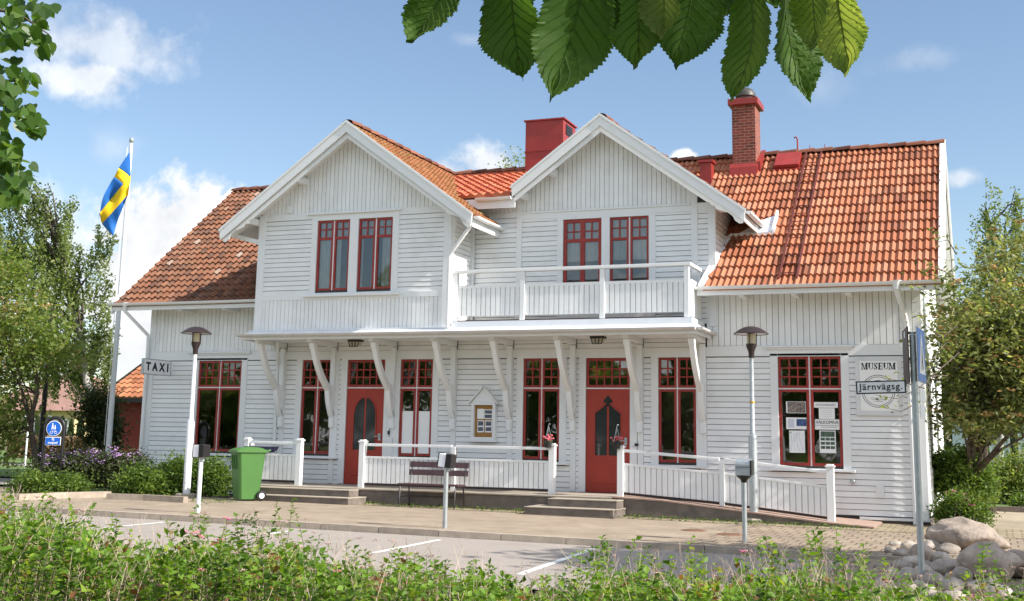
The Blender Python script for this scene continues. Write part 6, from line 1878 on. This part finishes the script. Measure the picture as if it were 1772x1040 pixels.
ROCK = mat('granite', (.36, .29, .235), .9, .4, 6, bump=.9, bscale=14, rnd=.22, stain=(.12, .10, .09), stain_amt=.85, stain_scale=3.2)
rock('large rounded pinkish boulder nearest the house corner', 1672, 958, 128, 62, 1, 'boulders beside the sign pole', ROCK, .8)
rock('large grey boulder in front of the rounded pinkish one', 1706, 1004, 108, 66, 2.3, 'boulders beside the sign pole', ROCK, .7)
rock('flat boulder lying east of the large grey boulder', 1775, 1002, 90, 50, 4.1, 'boulders beside the sign pole', ROCK, .8)
rock('dark upright boulder behind the foot of the sign pole', 1592, 978, 40, 40, 5.2, 'boulders beside the sign pole', ROCK, .8)
random.seed(3)
SP = [(1575, 955, 34, 16), (1612, 955, 36, 18), (1640, 962, 40, 20), (1560, 968, 30, 16), (1625, 978, 44, 20), (1578, 985, 36, 20), (1560, 992, 34, 20), (1632, 995, 46, 24), (1600, 1000, 36, 20), (1665, 1010, 40, 24), (1575, 1010, 40, 24), (1545, 1005, 30, 18), (1612, 1018, 44, 26), (1648, 1030, 46, 26), (1690, 1032, 40, 24), (1570, 1035, 44, 26), (1604, 1042, 40, 24), (1530, 1022, 34, 20), (1730, 1040, 46, 24), (1540, 960, 24, 12), (1660, 985, 30, 16), (1715, 1020, 30, 18), (1652, 1050, 44, 24), (1550, 948, 22, 11), (1595, 965, 26, 13), (1606, 988, 28, 15), (1646, 1008, 26, 15), (1590, 1022, 28, 16), (1548, 1040, 34, 20), (1625, 1046, 30, 18)]
for i, (a, b, c, d) in enumerate(SP):
    rock('rounded pinkish grey cobble in the stone heap round the sign pole', a, b, c * 1.05, d * 1.25, 1.1 + i * .83, 'cobbles round the sign pole', COBBLE, .9, 'cobble')

# --- weeds along the foot of the porch and kerb
wd = []
for _ in range(1500):
    x = random.uniform(4.3, 16.5); y = random.choice((PY - .05, PY - .05, -2.25)) - abs(random.gauss(0, .07)); wd.append((x, y, gz(x) + random.uniform(.005, .05)))
for _ in range(600):
    x = random.uniform(-1, 5); y = -3.6 + random.gauss(0, .25); wd.append((x, y, gz(x) + random.uniform(.005, .05)))
o = leaf_cloud('weeds', L_SHRUB, np.array(wd), .055, None, .5, .4); o['kind'] = 'stuff'; tag(o, 'small green weeds along the foot of the porch', 'weeds')

# ------------------------------------------------------------------ things farther off
def cottage(name, label, x0, x1, y0, y1, z0, ze, zr, wallm, roofm, ov=.35, hip=0, wins_=()):
    t = thing(name, label, 'house', ((x0 + x1) / 2, y0, z0))
    ym = (y0 + y1) / 2
    w = MB().box(x0, x1, y0, y1, z0, ze)
    w.add([(x0, y0, ze + .001), (x0, y1, ze + .001), (x0, ym, zr - .15)], [(0, 1, 2)]) if not hip else None
    if not hip: w.add([(x1, y0, ze + .001), (x1, y1, ze + .001), (x1, ym, zr - .15)], [(0, 1, 2)])
    w.build('wall', wallm, t)
    sl = (zr - ze) / (ym - y0); L_ = math.hypot(ym - y0 + ov, (ym - y0 + ov) * sl)
    r = MB()
    if hip:
        a, b, c, d = (x0 - ov, y0 - ov, ze - ov * sl), (x1 + ov, y0 - ov, ze - ov * sl), (x1 + ov, y1 + ov, ze - ov * sl), (x0 - ov, y1 + ov, ze - ov * sl)
        p, q = (x0 + hip, ym, zr), (x1 - hip, ym, zr)
        r.add([a, b, c, d, p, q], [(0, 1, 5, 4), (1, 2, 5), (2, 3, 4, 5), (3, 0, 4), (3, 2, 1, 0)])
        r.build('roof', roofm, t)
    else:
        P_ = slope_fn((0, y0 - ov, ze - ov * sl), (1, 0, 0), (0, 1, sl))
        tile_roof(r, P_, x0 - ov, x1 + ov, L_, .24, .34, wave1, lambda u, s: True, .025, 5)
        r.add([(x0 - ov, ym, zr), (x1 + ov, ym, zr), (x1 + ov, y1 + ov, ze - ov * sl), (x0 - ov, y1 + ov, ze - ov * sl)], [(0, 1, 2, 3)])
        r.build('roof', roofm, t, True)
        v_ = MB()
        for x in (x0 - ov - .03, x1 + ov):
            v_.prism([(y0 - ov, ze - ov * sl - .1), (ym, zr - .1), (ym, zr + .09), (y0 - ov, ze - ov * sl + .09)], lambda u, v, w: (x + w, u, v), 0, .03)
        v_.box(x0 - ov, x1 + ov, y0 - ov - .03, y0 - ov, ze - ov * sl - .16, ze - ov * sl - .02)
        v_.build('verge_board', BLACK, t)
    for i, (a, b, c, d) in enumerate(wins_):
        f = MB().box(a, b, y0 - .03, y0 - .001, c, d).build('window', TRIM, t)
        MB().box(a + .08, b - .08, y0 - .034, y0 - .0305, c + .08, d - .08).build('pane', DGLASS, f)
    return t
FALU = mat('falu_red_boards', (.17, .028, .02), .85, .15, 6, bump=.2, bscale=20)
cottage('red_shed', 'red wooden shed with an orange tiled roof beyond the west end of the house', -9.45, -1.0, 10.3, 15.3, .05, 2.72, 4.15, FALU, tile_mat('shed_tiles', [(0, (.24, .09, .045)), (.5, (.36, .14, .07)), (1, (.46, .2, .1))], (.2, .16, .1), .4))
YELLOW = mat('yellow_render', (.62, .5, .26), .85, .06, 3)
ROOFPK = mat('pinkish_roof_sheet', (.33, .19, .15), .8, .12, 2, bump=.3, bscale=12)
p0, p1 = at_d(25, 790, 68), at_d(158, 790, 68)
cottage('bungalow', 'yellow bungalow with a pinkish brown hipped roof far behind the path sign', p0.x - 3, p1.x, p0.y, p0.y + 8, .0, 2.75, 4.9, YELLOW, ROOFPK, .55, 3.2, [(p0.x + 1.2, p0.x + 2.4, .9, 2.2), (p1.x - 1.5, p1.x - .4, .9, 2.0)])
PALEB = mat('pale_blue_boards', (.55, .62, .68), .8, .06, 3)
p0, p1 = at_d(1650, 800, 52), at_d(1830, 800, 52)
cottage('pale_house', 'pale blue house half hidden behind the trees east of the station', p0.x, p1.x + 6, p0.y, p0.y + 9, .0, 2.9, 5.2, PALEB, TILE_OLD, .5, 0, [(at_d(1692, 780, 52).x, at_d(1716, 780, 52).x, .15, 2.05), (at_d(1745, 780, 52).x, at_d(1765, 780, 52).x, .9, 2.1)])
# clipped conifers and the brown hedge in front of the bungalow
def conifer(px, w, ytop):
    b = ground_at(px, 60); top = at_d(px, ytop, 60); h = top.z - b.z; r = w / 2 / F_PX * 60
    t = thing('thuja', 'slim conical thuja in the row in front of the yellow bungalow', 'conifer', b, 'thujas in front of the bungalow')
    MB().tube([b, b + V((0, 0, h * .8))], [.06, .02], 6).build('trunk', BARK, t)
    n = 1500; s = rng.uniform(0, 1, n) ** .8; a = rng.uniform(0, 2 * PI, n); rr = r * (1 - s) ** .6 * rng.uniform(.75, 1.05, n)
    pts = np.stack([b.x + rr * np.cos(a), b.y + rr * np.sin(a), b.z + .05 + s * h], 1)
    leaf_cloud('foliage', L_THUJA, pts, .16, t, 0, .4, -.8)
for px, w, yt in ((106, 20, 722), (121, 18, 728), (137, 18, 722), (92, 16, 735)): conifer(px, w, yt)
pts = []
for _ in range(9000):
    px = random.uniform(15, 165); d = random.uniform(51, 53); p = at_d(px, 760, d); pts.append((p.x, p.y, .08 + 1.05 * random.random() ** .7))
t = thing('clipped_hedge', 'low clipped brownish hedge across the lawn in front of the bungalow', 'hedge', ground_at(90, 52))
leaf_cloud('foliage', L_BROWN, np.array(pts), .13, t, .4, .6)
# street lamp with a long arm among the birches
sb = ground_at(71, 33)
sl = thing('street_lamp', 'tall dark street lamp with a long side arm among the western trees', 'lamp', sb)
top = at_d(79, 530, 33)
MB().tube([sb, V((sb.x, sb.y, top.z))], [.085, .05], 12).build('pole', BROWNMET, sl, True)
arm = at_d(20, 534, 33); arm = V((arm.x, arm.y, top.z))
MB().tube([V((sb.x, sb.y, top.z - .05)), arm], .03, 8).build('arm', BLACK, sl, True)
MB().lathe([(0, -.5), (.16, -.46), (.2, -.3), (.12, -.16), (.05, -.05), (.05, .05), (0, .06)], arm, 14).build('lamp_head', WHITEPOLE, sl, True)
# small white post lamp on the lawn
wl = ground_at(47, 40)
t = thing('garden_lamp', 'small white garden lamp standing on the lawn behind the path sign', 'lamp', wl)
MB().tube([wl, wl + V((0, 0, 1.5))], .03, 8).build('pole', WHITEPOLE, t, True); MB().lathe([(.05, 1.5), (.2, 1.58), (.17, 1.7), (0, 1.78)], wl, 12).build('lamp_head', WHITEPOLE, t, True)
# far woods close the horizon on both sides
def wood(lst, d, n):
    pts = []
    for x0, x1, yt in lst:
        for _ in range(n):
            px = random.uniform(x0, x1); dd = d + random.uniform(-4, 4)
            top = at_d(px, yt + 14 * math.sin(px * .05) + random.uniform(-8, 8), dd); s = random.random() ** .7
            pts.append((top.x, top.y, max(.1, top.z * s)))
    return np.array(pts)
back = np.stack([rng.uniform(-70, 90, 26000), rng.uniform(-64, -56, 26000), np.zeros(26000)], 1)
back[:, 2] = rng.uniform(0, 1, 26000) ** .7 * (9 + 3 * np.sin(back[:, 0] * .21) + 2 * np.sin(back[:, 0] * .53))
o = leaf_cloud('far_wood', L_DARK, np.concatenate([wood([(-400, 260, 690)], 95, 9000), wood([(1560, 2300, 700)], 85, 9000)]), .55, None, .3, .7)
o2 = leaf_cloud('street_wood', L_LIGHT, back, 1.1, None, .3, .7); o2['kind'] = 'stuff'; tag(o2, 'trees across the street that the windows mirror', 'wood')
o['kind'] = 'stuff'; tag(o, 'distant dark wood closing the view behind the houses', 'wood')
# ------------------------------------------------------------------ sky, sun, exposure
SUN_AZ = math.radians(-4.5)       # measured from +X towards +Y: a little in front of the facade
SUN_EL = math.radians(37)
sd = V((math.cos(SUN_AZ) * math.cos(SUN_EL), math.sin(SUN_AZ) * math.cos(SUN_EL), math.sin(SUN_EL)))
sl_ = bpy.data.lights.new('sun', 'SUN'); sl_.energy = 5.0; sl_.angle = math.radians(.5); sl_.color = (1, .95, .87)
so = bpy.data.objects.new('sun', sl_); COL.objects.link(so)
so.rotation_euler = sd.to_track_quat('Z', 'Y').to_euler()
w = bpy.data.worlds.new('World'); S.world = w; w.use_nodes = True
nt = w.node_tree; L = nt.links.new
bg = nt.nodes['Background']; bg.inputs['Strength'].default_value = .112
sky = nt.nodes.new('ShaderNodeTexSky'); sky.sky_type = 'NISHITA'; sky.sun_disc = False
sky.sun_elevation = SUN_EL; sky.sun_rotation = math.atan2(sd.x, sd.y)
sky.air_density = 1.0; sky.dust_density = .6; sky.ozone_density = 1.2
tc = nt.nodes.new('ShaderNodeTexCoord')
def vm(op, a, b=None):
    n = nt.nodes.new('ShaderNodeVectorMath'); n.operation = op
    for i, x in enumerate((a, b)):
        if x is None: continue
        if hasattr(x, 'links'): L(x, n.inputs[i])
        else: n.inputs[i].default_value = tuple(x)
    return n.outputs['Value'] if op in ('DOT_PRODUCT', 'LENGTH') else n.outputs['Vector']
def fm(op, a, b=0, c=0, clamp=False):
    n = nt.nodes.new('ShaderNodeMath'); n.operation = op; n.use_clamp = clamp
    for i, x in enumerate((a, b, c)):
        if hasattr(x, 'links'): L(x, n.inputs[i])
        else: n.inputs[i].default_value = x
    return n.outputs[0]
D_ = tc.outputs['Generated']
nz = nt.nodes.new('ShaderNodeTexNoise'); nz.inputs['Scale'].default_value = 24; nz.inputs['Detail'].default_value = 10; nz.inputs['Roughness'].default_value = .6; L(D_, nz.inputs['Vector'])
nz2 = nt.nodes.new('ShaderNodeTexNoise'); nz2.inputs['Scale'].default_value = 5; nz2.inputs['Detail'].default_value = 6; L(vm('ADD', D_, (3, 1, 5)), nz2.inputs['Vector'])
# clouds: direction of the middle, half width and half height in radians, density, sharpness of the edge
CL = [((170, 75), .085, .032, .62, 1.3), ((90, 40), .05, .03, .4, 1.0), ((150, 135), .045, .02, .8, 1.5), ((190, 260), .025, .018, .25, .8),
      ((300, 400), .062, .05, 1.3, 2.2), ((240, 470), .06, .07, 1.3, 2.2), ((345, 365), .04, .028, 1.2, 2.2), ((230, 560), .05, .07, 1.2, 2.0), ((255, 600), .03, .03, .8, 1.4),
      ((860, 285), .05, .02, .85, 1.8), ((780, 298), .03, .012, .7, 1.6), ((1185, 272), .013, .008, 1.3, 2.5), ((1655, 310), .02, .009, .6, 1.4), ((1580, 105), .045, .012, .2, .8), ((815, 68), .02, .006, .2, .8), ((1420, 150), .03, .02, .16, .7), ((100, 470), .06, .07, .7, 1.6)]
tot = None
for (px, py), rx, ry, den, sh in CL:
    c = ray(px, py).normalized(); rt = c.cross(V((0, 0, 1))).normalized(); up = rt.cross(c)
    rel = vm('SUBTRACT', D_, c)
    a = fm('DIVIDE', vm('DOT_PRODUCT', rel, rt), rx); b = fm('DIVIDE', vm('DOT_PRODUCT', rel, up), ry)
    r2 = fm('ADD', fm('MULTIPLY', a, a), fm('MULTIPLY', b, b))
    front = fm('GREATER_THAN', vm('DOT_PRODUCT', D_, c), .5)
    k = fm('SUBTRACT', 1.0, fm('SQRT', r2))
    k = fm('ADD', k, fm('MULTIPLY', fm('SUBTRACT', nz.outputs['Fac'], .5), 3.0))
    k = fm('MULTIPLY', fm('MULTIPLY', k, sh, clamp=True), fm('MULTIPLY', front, den))
    k = fm('MULTIPLY', k, fm('SUBTRACT', 1.6, fm('SQRT', r2), clamp=True))
    tot = k if tot is None else fm('MAXIMUM', tot, k)
# bright cloud added out of view, as fill light for the shaded front
fill_cloud = fm('MULTIPLY', fm('SUBTRACT', nz2.outputs['Fac'], .46), 5, clamp=True)
behind = fm('LESS_THAN', vm('DOT_PRODUCT', D_, tuple(FWD)), .55)
tot = fm('MAXIMUM', tot, fm('MULTIPLY', fill_cloud, behind))
tot = fm('MINIMUM', tot, 1.0)
shade = fm('MULTIPLY_ADD', nz.outputs['Fac'], .9, .58)
CLOUD = fm('ADD', 5.6, fm('MULTIPLY', behind, 5.5))  # the added unseen cloud is set brighter than the visible ones
cc = nt.nodes.new('ShaderNodeCombineColor')
for i, m_ in enumerate((.98, 1.0, 1.03)): L(fm('MULTIPLY', fm('MULTIPLY', shade, CLOUD), m_), cc.inputs[i])
mx = nt.nodes.new('ShaderNodeMix'); mx.data_type = 'RGBA'
L(tot, mx.inputs[0]); L(sky.outputs[0], mx.inputs[6]); L(cc.outputs[0], mx.inputs[7]); L(mx.outputs[2], bg.inputs['Color'])
vs_ = S.view_settings; vs_.view_transform = 'Standard'; vs_.look = 'None'; vs_.exposure = EXPOSURE if 'EXPOSURE' in globals() else .65; vs_.gamma = 1
vs_.use_curve_mapping = False
S.render.film_transparent = False
S.cycles.max_bounces = 8; S.cycles.transparent_max_bounces = 12; S.cycles.use_denoising = True
